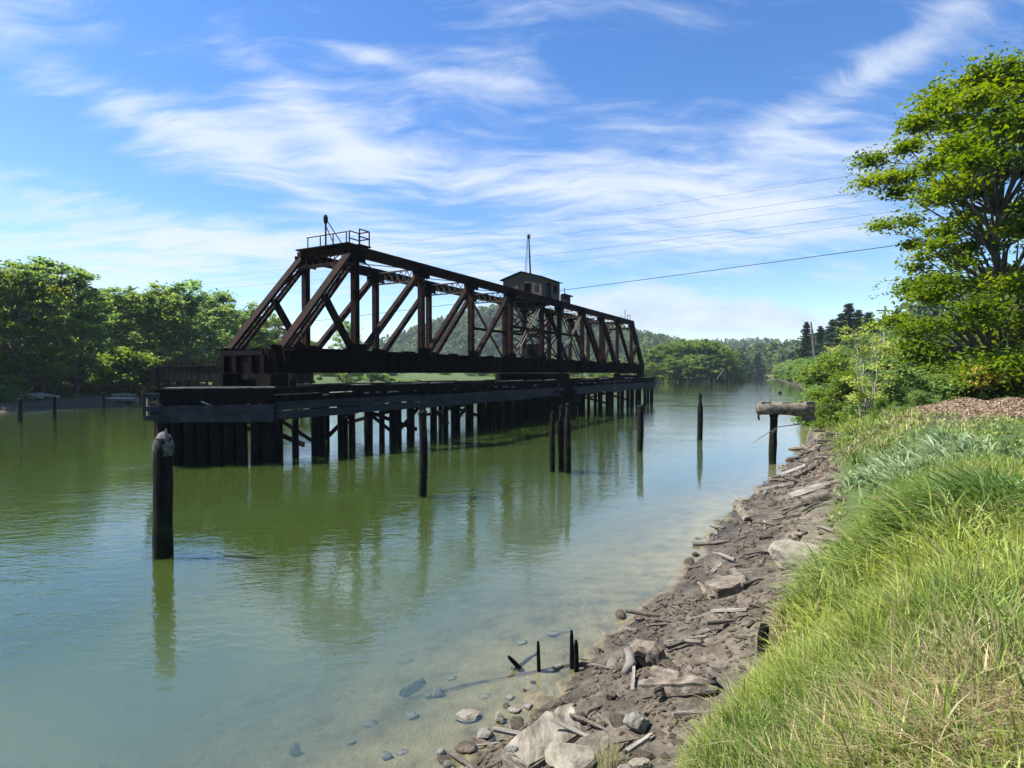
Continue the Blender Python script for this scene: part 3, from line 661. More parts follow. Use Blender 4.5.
    while s < SF:
        w_ = max(0.4, min(1, (s - TIP[0]) / 3.7)) * (QF - QN) - .5
        if abs(s - SC) > 4.6 and rr.random() > .1: m.beam((s, 2.15 - w_ / 2, 3.6), (s, 2.15 + w_ / 2, 3.6), .26, .1)
        s += rr.choice((.3, .3, .62))
    m.build('decking', TIMBER, p)
    # light chips of broken timber on the face
    m = MB()
    for k in range(26):
        s = rr.uniform(SN, SF - 4); m.beam((s, QN - .20, rr.uniform(3.2, 3.3)), (s + rr.uniform(.15, .6), QN - .20, 3.25), .04, .07)
    m.build('broken_chips', GREYWOOD, p)['kind'] = 'stuff'
    m = MB(); a = Vector((SN, QN, 0)).lerp(Vector((*TIP, 0)), .62); m.beam((a.x - .2, a.y - .15, 3.05), (a.x + .1, a.y - .45, 2.86), .07, .07); m.build('loose_stick', GREYWOOD, p)
    # cross braces between bents
    for k in range(13):
        s = SN + .6 + k * 3.15
        if s > 16 and s < 30: continue
        m = MB(); a, b = (s, QN + .5, 2.1), (s + 2.2, QN + .55, .75)
        if k % 2: a, b = (s, QN + .5, .8), (s + 2.0, QN + .55, 2.1)
        m.beam(a, b, .12, .24, (0, 1, 0)); m.build('brace', TIMBER, p)
    for k in range(7):                                                       # transverse braces under the deck
        m = MB(); s = SN + 2 + k * 9.5; m.beam((s, QN + .5, 2.3), (s, QF - .5, .6), .12, .24); m.beam((s + .2, QN + .5, .6), (s + .2, QF - .5, 2.3), .12, .24); m.build('brace', TIMBER, p)
    # protruding timber ends at the nose tip
    for z in (3.35, 2.75, 2.3):
        m = MB(); m.beam((TIP[0] - .1, TIP[1] - .35, z), (TIP[0] - .55, TIP[1] + .05, z), .28, .22); m.build('timber_end', WALE, p)
    m = MB(); m.beam((TIP[0] - .3, TIP[1] + .3, 2.4), (TIP[0] - .3, TIP[1] + .3, 3.3), .08, .08); m.build('corner_post', GREYWOOD, p)
    # blocks on which the truss end rests
    for s in (S0 - .1, S1 - .3):
        for q in (.2, WID - .2): m = MB(); m.box((s, q, 4.0), (1.1, .8, .7)); m.build('rest_block', TIMBER, p)
        m = MB(); m.box((s + 1.0, 2.15, 3.85), (.4, 4.4, .4)); m.build('rest_block', TIMBER, p)
    # small weeds grown on the deck
    return p
build_pier(); print('PILES', NP)
def inner_piles(p):
    rr = random.Random(8); m = MB()
    for q in (1.0, 3.6):
        s = -6.0 + rr.uniform(0, 1)
        while s < 62:
            if abs(s - SC) > 5: m.tube([(s, q, -2.5), (s + rr.uniform(-.08, .08), q, 3.2)], [rr.uniform(.17, .24)] * 2, 7)
            s += rr.uniform(4.2, 6.6)
    o = m.build('inner_piles', TIMBER, p); o['kind'] = 'stuff'
inner_piles(bpy.data.objects['fender_pier'])
def build_pivot():
    p = empty('pivot_pier', bw(SC, WID / 2), BROT, 'round dark pivot pier in the river beneath the middle of the truss', 'pier')
    m = MB(); m.tube([(0, 0, -3), (0, 0, 3.2), (0, 0, 3.21), (0, 0, 3.5)], [4.5, 4.4, 4.65, 4.65], 44); m.build('drum', DARKSTEEL, p)
    m = MB()
    for k in range(30):
        t = k / 30 * 2 * math.pi; m.beam((4.62 * math.cos(t), 4.62 * math.sin(t), -1), (4.55 * math.cos(t), 4.55 * math.sin(t), 2.6), .5, .18, (math.cos(t), math.sin(t), 0))
    m.build('timber_sheathing', TIMBER, p)
    m = MB(); [m.tube([(0, 0, z - .15), (0, 0, z + .15)], 4.8, 44) for z in (.9, 2.4)]; m.build('band', TIMBER, p)
build_pivot()
def build_approach():
    c = bw(SC, WID / 2); n = Vector((-math.cos(TH), math.sin(TH), 0)); o = c + n * 35
    a = empty('approach_span', (o.x, o.y, 0), math.atan2(n.y, n.x), 'dark plate girder approach span left of the bridge, reaching the wooded shore', 'bridge span')
    for y in (-1.6, 1.6):
        m = MB(); m.beam((0, y, 4.35), (40, y, 4.35), .12, 2.1)
        for z in (3.3, 5.4): m.beam((0, y, z), (40, y, z), .45, .1)
        for k in range(27): m.box((k * 1.5 + .3, y, 4.35), (.08, .36, 2.0))
        m.build('girder', DARKSTEEL, a)
    m = MB(); m.box((20, 0, 5.52), (40.4, 4.0, .16)); m.build('deck', TIMBER, a)
    for y in (-1.95, 1.95):
        m = MB()
        for k in range(21): m.beam((k * 2, y, 5.6), (k * 2, y, 6.6), .07, .07, (1, 0, 0))
        for z in (6.1, 6.6): m.beam((0, y, z), (40, y, z), .05, .05)
        m.build('railing', DARKSTEEL, a)
    for k in range(6):
        for y in (-1.5, 0, 1.5):
            m = MB(); m.tube([(k * 7.8 + .5, y * 1.15, -2), (k * 7.8 + .5, y, 3.0)], [.24, .21], 8); m.build('pile', TIMBER, a)
        m = MB(); m.beam((k * 7.8 + .5, -2.2, 3.12), (k * 7.8 + .5, 2.2, 3.12), .4, .3); m.build('pile_cap', TIMBER, a)
build_approach()

# ---------------------------------------------------------------- lone piles and stakes in the water
def lone_pile(u, v, top, w, label, group, bleached=False, lean=0, D=None, name='mooring_pile', tip=False):
    D = D or FPX * EYE / (v - HORIZON); b = at(u, v, D); zt = EYE - (top - HORIZON) / FPX * D; r = w / 2
    e = empty(name, (b.x, b.y, 0), random.uniform(0, 6), label, 'pile', group)
    m = MB(); pts = []; rad = []; n = 14; ph = random.uniform(0, 6)
    for i in range(n):
        f = i / (n - 1); z = -2.2 + f * (zt + 2.2); pts.append((lean * z + .02 * math.sin(ph + f * 7), .02 * math.cos(ph + f * 5), z))
        rr_ = r * (1.06 - .12 * f) * (1 + .05 * math.sin(ph * 3 + f * 17))
        if tip and f > .9: rr_ *= .6
        rad.append(rr_)
    m.tube(pts, rad, 12, jit=.07, seed=int(u)); o = m.build('shaft', PILE, e, smooth=True)
    t = MB(); x, y, z = pts[-1]                                              # frayed, weathered head
    hh = .42 if bleached else .12
    t.tube([(x, y, z - hh), (x, y, z - hh * .4), (x + .03, y, z + .02), (x - .01, y + .02, z + hh * .25)], [rad[-1] * 1.09, rad[-1] * 1.14, rad[-1] * .95, rad[-1] * .45], 12, jit=.13, seed=int(u) + 1)
    t.build('head', PILETOP if bleached else PILE, e, smooth=True)
    rr = random.Random(int(u) + 5)
    for k in range(rr.choice((2, 3, 4))):
        a_ = rr.uniform(0, 6.28); c_ = (x + rad[-1] * .7 * math.cos(a_), y + rad[-1] * .7 * math.sin(a_)); s = MB(); hh_ = rr.uniform(.05, .22) * (w / .34)
        s.tube([(c_[0], c_[1], z - .3), (c_[0], c_[1], z), (c_[0] + rr.uniform(-.02, .02), c_[1], z + hh_)], [rad[-1] * .42, rad[-1] * .34, rad[-1] * .08], 6, jit=.2, seed=k); s.build('splinter', PILE if not bleached else PILETOP, e)
    if bleached:
        s = MB(); s.tube([(x + r * .6, y, z - .25), (x + r * .7, y, z + .06)], [.07, .03], 6, jit=.2); s.tube([(x - r * .55, y + .05, z - .25), (x - r * .5, y, z + .02)], [.08, .04], 6, jit=.2); s.build('splinter', PILETOP, e)
    return e
G = 'old mooring piles in the river'
lone_pile(164, 558, 438, .43, 'thick dark pile nearest the camera with grey crumbling head', G, True)
lone_pile(423, 497, 412, .30, 'slim dark pile standing alone in front of the fender pier', G)
lone_pile(552, 472, 413, .26, 'shortest pile of the tight cluster of three, at its left', G, tip=True)
lone_pile(561, 471.5, 407, .27, 'middle pile of the tight cluster of three in midstream', G, tip=True)
lone_pile(567.5, 473, 404, .31, 'thickest pile of the tight cluster of three, split at its top', G, tip=True)
lone_pile(640, 451, 406, .36, 'lone pile just right of the far end of the bridge', G)
lone_pile(700, 440, 395, .36, 'pointed pile in open water between bridge and right bank', G, tip=True)
G2 = 'short stakes off the left shore'
lone_pile(20, 422, 399, .36, 'leftmost dark stake off the left shore', G2)
lone_pile(54.5, 420, 397, .34, 'dark stake off the left shore, second from the left edge', G2)
lone_pile(103.5, 408.5, 393, .36, 'dark stake beside the pale log float on the left shore', G2)
lone_pile(144, 416, 391, .34, 'dark stake next to the nose of the fender pier', G2)
G3 = 'thin broken stakes in the shallows'
def stake(u, v, u2, v2, w, label):
    b = pick(u, v, True); D = b.y; t = at(u2, v2, D); d = t - b; e = empty('broken_stake', (b.x, b.y, 0), 0, label, 'stake', G3)
    m = MB(); p = [Vector((0, 0, 0)) + d * f for f in (-.6, 0, .5, .85, 1)]; m.tube(p, [w, w, w * .95, w * .8, w * .45], 8, jit=.12, seed=int(u)); m.build('shaft', TIMBER, e); return e
stake(572, 668, 571.5, 630, .034, 'tallest thin black stake in the shallow water')
stake(576.5, 672, 576, 639, .040, 'black stake touching the tallest stake at its right')
stake(539, 671, 538, 641, .030, 'lone pointed black stake in the shallow water')
stake(519, 668, 508, 656, .036, 'short black stake leaning to the left in shallow water')
# beam on a post at the right bank
def build_beam():
    D = 27.9; e = empty('log_beam', at(773, 415, D), 0, 'weathered thick log lying level from the bank onto a post', 'log')
    b = e.location.copy()
    def L(u, v, d=D): return at(u, v, d) - b
    m = MB(); m.tube([L(758, 409), L(766, 408.6), L(785, 408.8), L(800, 409.4), L(812, 410, D - .1)], [.27, .31, .32, .33, .33], 14, jit=.07, seed=3); m.build('log', DRIFT, e, smooth=True)
    m = MB(); m.beam(L(760, 402.2), L(770, 402.4), .3, .06); m.build('bark_slab', GREYWOOD, e); m = MB(); m.beam(L(781, 402.3), L(792, 402.8), .25, .05); m.build('bark_slab', GREYWOOD, e)
    m = MB(); m.tube([L(758.5, 411), L(758.5, 418), L(759.5, 420)], .05, 6, jit=.2); m.build('iron_ring', BLACK, e)
    m = MB(); m.box(L(808, 411), (.4, .5, .95)); m.build('end_block', DRIFT, e)
    p = lone_pile(773, 463, 414.5, .36, 'dark post carrying the weathered log by the right bank', None, name='support_post')
    m = MB(); pts = [at(753, 443, D - 1), at(766, 434, D - .8), at(778, 427, D - .6), at(800, 424, D - .3)]; 
    t = empty('bare_branch', pts[3], 0, 'thin bare branch drooping from the bank past the post', 'branch'); q = [x - pts[3] for x in pts]
    m.tube(q, [.012, .016, .02, .03], 5); m.tube([q[1], q[1] + Vector((.25, 0, .12)), q[1] + Vector((.6, 0, .1))], [.012, .01, .006], 5); m.tube([q[2], q[2] + Vector((-.2, 0, -.2)), q[2] + Vector((-.35, 0, -.45))], [.012, .01, .006], 5); m.build('twig', BARK, t)
build_beam()
# float on far water
f = empty('drifting_float', (at(780, 393.5, FPX * EYE / 20.5).x, FPX * EYE / 20.5, 0), 0, 'tiny dark float on the open water above the log beam', 'float')
m = MB(); m.tube([(0, 0, -.2), (0, 0, .1), (0, 0, .35), (0, 0, .5)], [.25, .4, .35, .1], 10); m.build('body', BLACK, f)


# ---------------------------------------------------------------- vegetation
def leaf_cloud(name, P, size, tint, mat, parent=None, flat=.6, width=.55, tri=False):
    N = len(P); size = np.broadcast_to(np.asarray(size, float), (N,))
    n = rng.normal(size=(N, 3)); n[:, 2] = np.abs(n[:, 2]) + flat; n /= np.linalg.norm(n, axis=1, keepdims=True)
    t = rng.normal(size=(N, 3)); t -= n * (t * n).sum(1, keepdims=True); t /= np.linalg.norm(t, axis=1, keepdims=True)
    b = np.cross(n, t); s = size[:, None]
    V = np.stack([P - t * s, P - b * s * width + n * s * .18, P + t * s - n * s * .1, P + b * s * width + n * s * .18], 1).reshape(-1, 3)
    F = np.arange(N * 4).reshape(-1, 4)
    return npmesh(name, V, F, mat, parent, attrs={'tint': np.repeat(tint, 4)})
def clumps(C, rad, per, squash=.55, shell=.55):
    """leaf points round clump centres, thicker towards each clump's skin"""
    C = np.asarray(C); n = len(C); rad = np.broadcast_to(np.asarray(rad, float), (n,)); per = np.broadcast_to(np.asarray(per, int), (n,))
    idx = np.repeat(np.arange(n), per); d = rng.normal(size=(len(idx), 3)); d /= np.linalg.norm(d, axis=1, keepdims=True)
    rr = np.abs(rng.normal(0, .62, len(idx))) + .22; rr = np.minimum(rr, 1.25 + .2 * rng.random(len(idx))); P = C[idx] + d * (rad[idx] * rr)[:, None] * np.array([1, 1, squash])
    return P, idx
def limb(mb, a, b, r0, r1, bend=.12, n=4, seg=6, seed=0):
    rr = random.Random(seed); a, b = Vector(a), Vector(b); L = (b - a).length
    pts = [a.lerp(b, k / n) + Vector((rr.uniform(-1, 1), rr.uniform(-1, 1), rr.uniform(-.3, 1))) * (bend * L * (.5 if 0 < k < n else 0)) for k in range(n + 1)]
    mb.tube(pts, [r0 + (r1 - r0) * k / n for k in range(n + 1)], seg, caps=False); return pts
def broadleaf(name, label, cat, H, Rad, ncl, per, leaf, mat, bark, base=.25, seed=0, group=None, squash=.5, clr=.26, tr=None, profile=None, flat=.6, multi=1):
    r2 = np.random.default_rng(seed); e = empty(name, (0, 0, 0), 0, label, cat, group)
    tr = tr or H * .016; C = []
    tries = 0
    while len(C) < ncl and tries < 4000:
        tries += 1
        f = r2.random(); z = H * (base + (1 - base) * f); prof = profile(f) if profile else math.sin(math.pi * min(1, .16 + .84 * f)) ** .7
        a = r2.random() * 2 * math.pi; lob = 1 + .28 * math.sin(3 * a + seed) + .16 * math.sin(5 * a + seed * 2 + 4 * f)
        q = r2.random() ** .45 * Rad * prof * lob
        p = np.array([q * math.cos(a), q * math.sin(a), z])
        if C and min(np.linalg.norm((p - c) * np.array([1, 1, 1.5])) for c in C) < Rad * clr * .42: continue
        C.append(p)
    C = np.array(C); rad = Rad * clr * r2.uniform(.5, 1.25, len(C)); pr = (per * r2.uniform(.45, 1.3, len(C))).astype(int)
    P, idx = clumps(C, rad, pr, squash)
    tint = np.clip(r2.normal(.42, .17, len(C))[idx] + r2.normal(0, .16, len(P)), 0, 1)
    leaf_cloud('crown', P, leaf * r2.uniform(.7, 1.3, len(P)), tint, mat, e, flat)
    mb = MB(); stems = []
    for k in range(multi):
        o = (0, 0, -.3) if multi == 1 else (.25 * math.cos(k * 2.4), .25 * math.sin(k * 2.4), -.3)
        top = (r2.normal(0, Rad * .10) + (0 if multi == 1 else Rad * .4 * math.cos(k * 2.4)), r2.normal(0, Rad * .1) + (0 if multi == 1 else Rad * .4 * math.sin(k * 2.4)), H * .93)
        stems.append(limb(mb, o, top, tr, tr * .18, .035, 8, 8, seed + k))
    for c in C:
        st = stems[int(r2.integers(len(stems)))]
        zf = max(0.12, (c[2] / H - .16)) / .93; k = min(7, int(zf * 8)); a = st[k]
        limb(mb, a, c, tr * .42 * (1 - .6 * zf), tr * .07, .1, 3, 5, int(c[0] * 97 + c[2] * 31))
    mb.build('trunk', bark, e, smooth=True); return e
def conifer(name, label, H, Rad, seed, group=None):
    r2 = np.random.default_rng(seed); e = empty(name, (0, 0, 0), 0, label, 'conifer', group); P = []; T = []
    mb = MB(); mb.tube([(0, 0, -.3), (0, 0, H * .5), (0, 0, H)], [H * .016, H * .011, .03], 7); z = H * .10
    while z < H * .99:
        f = z / H; R_ = Rad * (1 - f) ** .8 * r2.uniform(.65, 1.15) + .15; nb = int(5 + 4 * (1 - f)); a0 = r2.random() * 6.28
        for k in range(nb):
            a = a0 + k * 2 * math.pi / nb + r2.normal(0, .25); l = R_ * r2.uniform(.6, 1.15); m_ = int(8 + 26 * l / Rad)
            t = r2.random(m_) ** .7; w = .28 * l * (1 - t * .6); dz = -.22 * l * t + .14 * l * t * t * 1.3
            s = r2.normal(0, 1, m_) * w * .5
            P.append(np.stack([math.cos(a) * l * t - math.sin(a) * s, math.sin(a) * l * t + math.cos(a) * s, z + dz + r2.normal(0, .12, m_)], 1)); T.append(np.clip(r2.normal(.4, .2) + r2.normal(0, .15, m_), 0, 1))
            mb.tube([(0, 0, z), (math.cos(a) * l * .9, math.sin(a) * l * .9, z - .1 * l)], [.05, .015], 4, caps=False)
        z += H * .030 * r2.uniform(.7, 1.3)
    P = np.concatenate(P); leaf_cloud('crown', P, H * .021 * r2.uniform(.7, 1.3, len(P)), np.concatenate(T), CONIF, e, .9, .5); mb.build('trunk', BARK, e); return e
def spot(u, D, dz=0):
    x = (u - 512) / FPX * D; return (x, D, gz(x, D) + dz)
def tree_at(proto, u, D, topv, H0, label, group=None, first=False, wid=1.0):
    """stand a copy of a tree where it grows, as tall as the picture shows it"""
    x, y, z = spot(u, D); zt = EYE + (HORIZON - topv) / FPX * D; s = max(.2, (zt - z) / H0); rz = random.uniform(0, 6.28)
    sc = (s * wid, s * wid, s)
    if first: place(proto, (x, y, z - .2), rz, sc); proto['label'] = label; return proto
    return copy_tree(proto, (x, y, z - .2), rz, sc, label, group)
ovate = lambda f: (.5 + .5 * math.sin(math.pi * min(1, .10 + .80 * f))) * (1 - .38 * f ** 4)
LG = 'alder wood along the left shore'
al = [broadleaf('alder_tree', 'x', 'tree', 18, 4.6, 120, 84, .24, ALDER, BARK, .16, 11, LG, .62, .22, profile=ovate),
      broadleaf('alder_tree', 'x', 'tree', 18, 5.2, 130, 84, .24, ALDER, BARK, .10, 12, LG, .6, .21, profile=ovate),
      broadleaf('alder_tree', 'x', 'tree', 18, 4.2, 105, 84, .23, ALDER, BARK, .20, 13, LG, .65, .22, profile=ovate),
      broadleaf('alder_tree', 'x', 'tree', 18, 6.0, 150, 84, .25, ALDER, BARK, .06, 14, LG, .62, .20, profile=ovate)]
NAMED = [  # u, depth, top v, prototype, label, width
    (-40, 72, 270, 3, 'dark alder cut by the left edge of the picture', 1.1), (12, 74, 266, 1, 'tall dark alder at the far left, over the two leftmost stakes', 1.0),
    (42, 79, 258, 0, 'tallest alder of the left wood, its feathery crown rising above the others', 1.0), (76, 84, 270, 2, 'open-crowned alder with a bare forked trunk, right of the tallest one', 1.05),
    (112, 100, 288, 1, 'lower alder in the dip of the left wood', 1.1), (150, 104, 286, 3, 'yellow-green round alder above the pale log float', 1.0),
    (186, 108, 281, 0, 'alder with the highest crown over the nose of the fender pier', 1.15), (212, 118, 292, 1, 'broad alder left of the near end of the truss', 1.1),
    (243, 128, 304, 3, 'alder seen behind the near inclined end post', 1.0), (272, 140, 318, 2, 'sloping-crowned alder seen through the first truss opening', 1.15),
    (300, 150, 334, 1, 'small alder low in the first truss opening', 1.1), (346, 150, 322, 2, 'alder standing alone between the near posts of the truss', .8),
    (372, 190, 345, 0, 'small alder in the second truss opening', 1.0)]
used = set()
for u, D, tv, k, lab, w in NAMED:
    tree_at(al[k], u, D, tv, 18, lab, LG, k not in used, w * 1.25); used.add(k)
for i in range(34):                                                         # the wood behind them
    u = -70 + i * 10.5 + random.uniform(-5, 5); D = 96 + i * 2.0 + random.uniform(0, 22)
    tv = np.interp(u, [-70, 0, 40, 80, 115, 185, 240, 300, 350], [275, 272, 268, 282, 293, 288, 308, 340, 352]) + random.uniform(2, 18)
    tree_at(al[i % 4], u, D, tv, 18, 'dense green alder filling the wood behind the left shore', 'alders behind the front row of the left wood', wid=1.5)
# understorey bushes on the left shore
bs = [broadleaf('shore_bush', 'x', 'bush', 4, 2.6, 46, 190, .17, ALDER, BARK, .02, 21, 'bushes along the left shore', .7, .32, .05, lambda f: math.sqrt(max(.05, 1 - f * f)), multi=3),
      broadleaf('shore_bush', 'x', 'bush', 4, 2.8, 46, 190, .17, BUSH, BARK, .02, 22, 'bushes along the left shore', .7, .32, .05, lambda f: math.sqrt(max(.05, 1 - f * f)), multi=3)]
first = [True, True]
for (u, D, tv, k, lab, w) in [(126, 92, 350, 1, 'bright green round bush on the left shore behind the pale log float', 1.25), (100, 95, 372, 1, 'low pale green bush left of the bright round one', 1.5),
    (8, 70, 383, 1, 'small bright bush at the far left waterline', 1.2)]:
    tree_at(bs[k], u, D, tv, 4, lab, None, first[k], w); first[k] = False
for i in range(18):
    u = -30 + i * 13 + random.uniform(-4, 4); D = np.interp(u, [-30, 0, 140, 230], [68, 72, 98, 125]) + random.uniform(1, 8)
    tree_at(bs[0], u, D, np.interp(u, [0, 100, 230], [352, 362, 362]) + random.uniform(-14, 10), 4, 'dark bush under the alders of the left shore', 'dark bushes under the left alders', first[0], 1.1); bs[0]['group'] = 'dark bushes under the left alders'; first[0] = False
# grove beyond the bridge, right of its far end
GG = 'round grove beyond the far end of the bridge'
for i, (u, D, tv, k) in enumerate([(640, 290, 352, 0), (652, 285, 347, 3), (664, 287, 344, 1), (676, 290, 342, 3), (688, 292, 340, 1), (700, 295, 340, 3), (711, 297, 341, 0), (720, 302, 347, 3), (729, 309, 354, 1), (737, 315, 362, 3),
        (668, 276, 358, 1), (684, 278, 356, 3), (700, 282, 355, 1), (716, 290, 358, 3), (728, 300, 364, 1), (648, 279, 362, 3), (655, 277, 370, 1), (694, 277, 368, 0)]):
    tree_at(al[k], u, D, tv, 18, 'rounded green tree of the grove beyond the far bridge end', GG, wid=1.35)
# shrubs and trees behind the bridge, low
for i in range(16):
    u = 385 + i * 17 + random.uniform(-6, 6); D = 262 + random.uniform(0, 60); tree_at(al[i % 4], u, D, 366 - random.uniform(0, 9) - (6 if u > 590 else 0), 18, 'low green tree on the far flat behind the bridge', 'low trees on the far flat behind the bridge', wid=1.6)
# conifers
cf = [conifer('fir_tree', 'x', 20, 4.2, 31), conifer('fir_tree', 'x', 20, 3.4, 32), conifer('fir_tree', 'x', 20, 5.2, 33)]
cu = set()
for u, D, tv, k, lab, w in [(848, 190, 303, 2, 'tallest broad-crowned dark fir on the right bank ridge', 1.25), (868, 190, 311, 0, 'dark fir with a slanting top right of the tallest one', 1.35), (832, 205, 318, 0, 'dark fir left of the tallest fir on the ridge', 1.2),
        (820, 215, 326, 1, 'narrow dark fir behind the dead snag', 1.2), (806, 240, 322, 1, 'slender ragged fir left of the dead snag', 1.1), (888, 200, 318, 1, 'dark fir just left of the big maple', 1.2), (840, 215, 314, 1, 'fir wedged between the two tallest firs', 1.2), (858, 210, 310, 1, 'fir behind the tallest fir', 1.2),
        (706, 400, 338, 0, 'small dark fir peeking over the grove, tallest there', 1.4), (716, 420, 342, 2, 'small dark fir peeking over the grove, right of the tallest there', 1.4), (732, 430, 349, 0, 'dark fir on the low slope right of the grove', 1.6), (741, 440, 351, 2, 'dark fir at the right foot of the grove', 1.6),
        (652, 400, 352, 1, 'lone fir tip over the left of the grove', 1.2), (757, 520, 353, 0, 'far fir above the end of the river', 1.6), (791, 430, 352, 2, 'dark fir clump at the right of the river end', 1.4), (783, 440, 355, 0, 'fir beside the clump at the river end', 1.4)]:
    tree_at(cf[k], u, D, tv, 20, lab, 'dark firs on the far banks', k not in cu, w * 1.6); cu.add(k)
# right bank trees between firs and maple
RG = 'deciduous trees on the right bank slope'
for i, (u, D, tv, k) in enumerate([(828, 170, 352, 1), (838, 150, 345, 3), (852, 140, 338, 0), (866, 130, 336, 3), (880, 125, 332, 1), (895, 118, 326, 3), (910, 110, 322, 0), (846, 120, 357, 3), (862, 105, 352, 1), (878, 100, 350, 3), (896, 92, 345, 1),
        (815, 200, 362, 3), (824, 185, 360, 0), (812, 240, 366, 1), (930, 95, 330, 1), (955, 90, 325, 3), (985, 85, 320, 1), (1015, 80, 315, 3)]):
    tree_at(al[k], u, D, tv, 18, 'green deciduous tree on the right bank below the firs', RG, wid=1.3)
# far woods: too many to count
def far_wood(name, label, xs, ys, n, hmin, hmax, mat, seed, cond=None, leaf=1.0):
    r2 = np.random.default_rng(seed); x = r2.uniform(*xs, n * 3); y = r2.uniform(*ys, n * 3); L = land(x, y, False)
    ok = (np.maximum(L['sl'], L['sr']) > 4) & (L['d'] < -3)
    if cond is not None: ok &= cond(x, y, L)
    x, y, z = x[ok][:n], y[ok][:n], L['z'][ok][:n]; h = r2.uniform(hmin, hmax, len(x)); k = 46
    f = r2.random((len(x), k)); a = r2.random((len(x), k)) * 6.283; con = r2.random(len(x)) < .3
    prof = np.where(con[:, None], .75 * (1 - f) + .05, np.sqrt(np.clip(1 - (f * 1.6 - .6) ** 2, .05, 1))) * (h * .34)[:, None] * r2.random((len(x), k)) ** .4
    P = np.stack([x[:, None] + prof * np.cos(a), y[:, None] + prof * np.sin(a), z[:, None] + h[:, None] * (.06 + .94 * f)], -1).reshape(-1, 3)
    tint = np.clip(np.repeat(np.where(con, .05, r2.uniform(.2, .9, len(x))), k) + r2.normal(0, .12, len(P)), 0, 1)
    o = leaf_cloud(name, P, np.repeat(h, k) * .10 * leaf * r2.uniform(.7, 1.3, len(P)), tint, mat, None, .5, .7)
    return tag(o, label, 'wood', kind='stuff')
far_wood('hillside_forest', 'hazy green forest covering the hill behind the bridge', (-420, 330), (640, 1150), 5200, 12, 21, FARLEAF, 51, lambda x, y, L: (np.maximum(L['sl'], L['sr']) > 14) & (L['z'] > 6))
far_wood('river_end_wood', 'mixed green wood closing the far end of the river', (150, 420), (440, 760), 900, 13, 22, FARLEAF, 52)
far_wood('right_slope_wood', 'mixed wood on the slope behind the right bank', (110, 330), (120, 430), 700, 9, 17, FARLEAF, 53, lambda x, y, L: (L['sr'] > 14))
far_wood('far_ridge_forest', 'bluish forest on the farthest ridge', (100, 1000), (900, 1600), 2400, 14, 24, FARLEAF, 54, lambda x, y, L: (L['z'] > 12))
far_wood('left_back_forest', 'deep wood behind the alders of the left shore', (-330, -40), (110, 420), 900, 11, 16, FARLEAF, 55, lambda x, y, L: (L['sl'] > 35) & (x < -.42 * y + 20))

# big maple on the right
def maple_profile(f):
    return np.interp(f, [0, .12, .25, .34, .42, .5, .58, .66, .74, .82, .9, 1], [.8, .95, .92, .98, .86, .92, 1.05, .80, .82, .78, .6, .25])
mp = broadleaf('maple_tree', 'big leafy maple on the right bank, its crown running out of the picture', 'tree', 18.2, 7.4, 175, 520, .135, MAPLE, BARK, .10, 61, None, .42, .185, .30, maple_profile, .8)
place(mp, (26.6, 31.5, gz(26.6, 31.5) - .2), R(40))
mp2 = broadleaf('maple_tree', 'second leafy tree behind the big maple at the right edge', 'tree', 15, 6, 80, 380, .16, MAPLE, BARK, .05, 62, None, .45, .22, .25)
place(mp2, (38, 38, gz(38, 38) - .2))
# saplings and bushes by the bank
sp = broadleaf('willow_sapling', 'yellow-green spindly sapling leaning over the right bank by the log beam', 'sapling', 4.2, 1.5, 44, 70, .065, YOUNG, PALEBARK, .18, 71, None, .5, .3, .05, lambda f: .5 + .5 * math.sin(math.pi * min(1, .1 + .85 * f)), multi=4)
x, y, z = spot(868, 26); place(sp, (x, y, z - .1), .4, .98)
BG = 'bushes along the top of the right bank'
bb = [broadleaf('bank_bush', 'x', 'bush', 2.2, 1.9, 60, 210, .072, BUSH, BARK, .0, 81, BG, .6, .28, .035, lambda f: math.sqrt(max(.05, 1 - f * f)), multi=3),
      broadleaf('bank_bush', 'x', 'bush', 2.2, 1.7, 52, 210, .068, MAPLE, BARK, .0, 82, BG, .6, .28, .035, lambda f: math.sqrt(max(.05, 1 - f * f)), multi=3)]
fb = [True, True]
for u, D, tv, k, lab, w in [(845, 30, 372, 1, 'dark tangled bush below the yellow-green sapling', .9), (826, 36, 386, 1, 'low bush at the waterline behind the log beam', 1.0), (905, 27, 366, 0, 'bright green bush right of the sapling', 1.1), (932, 28, 362, 0, 'bright bush under the left side of the maple', 1.15),
        (962, 29, 357, 0, 'pale green bush in the middle of the hedge under the maple', 1.1), (992, 28, 352, 1, 'deep green bush below the maple trunk', 1.25), (1020, 27, 349, 0, 'tall bush at the right edge of the picture', 1.2), (1052, 27, 345, 1, 'bush just past the right edge', 1.3),
        (885, 33, 358, 1, 'dark bush behind the sapling stems', 1.1), (950, 35, 352, 1, 'dark bush hidden in shade under the maple', 1.3), (1000, 36, 348, 1, 'rearmost bush in the shade of the maple', 1.3), (915, 38, 350, 1, 'bush at the left foot of the maple shade', 1.2),
        (884, 23, 393, 0, 'low weedy bush beside the brown mulch heap', .7), (920, 24, 387, 0, 'low weedy bush behind the brown mulch heap', .9), (858, 62, 372, 0, 'far bush on the bank beyond the sapling', 1.2), (838, 75, 378, 1, 'farther bush at the waterline near the dead snag', 1.2), (880, 60, 362, 1, 'far bush below the thin utility pole', 1.4), (905, 55, 356, 0, 'round far bush left of the maple', 1.5)]:
    tree_at(bb[k], u, D, tv, 2.2, lab, BG, fb[k], w); fb[k] = False
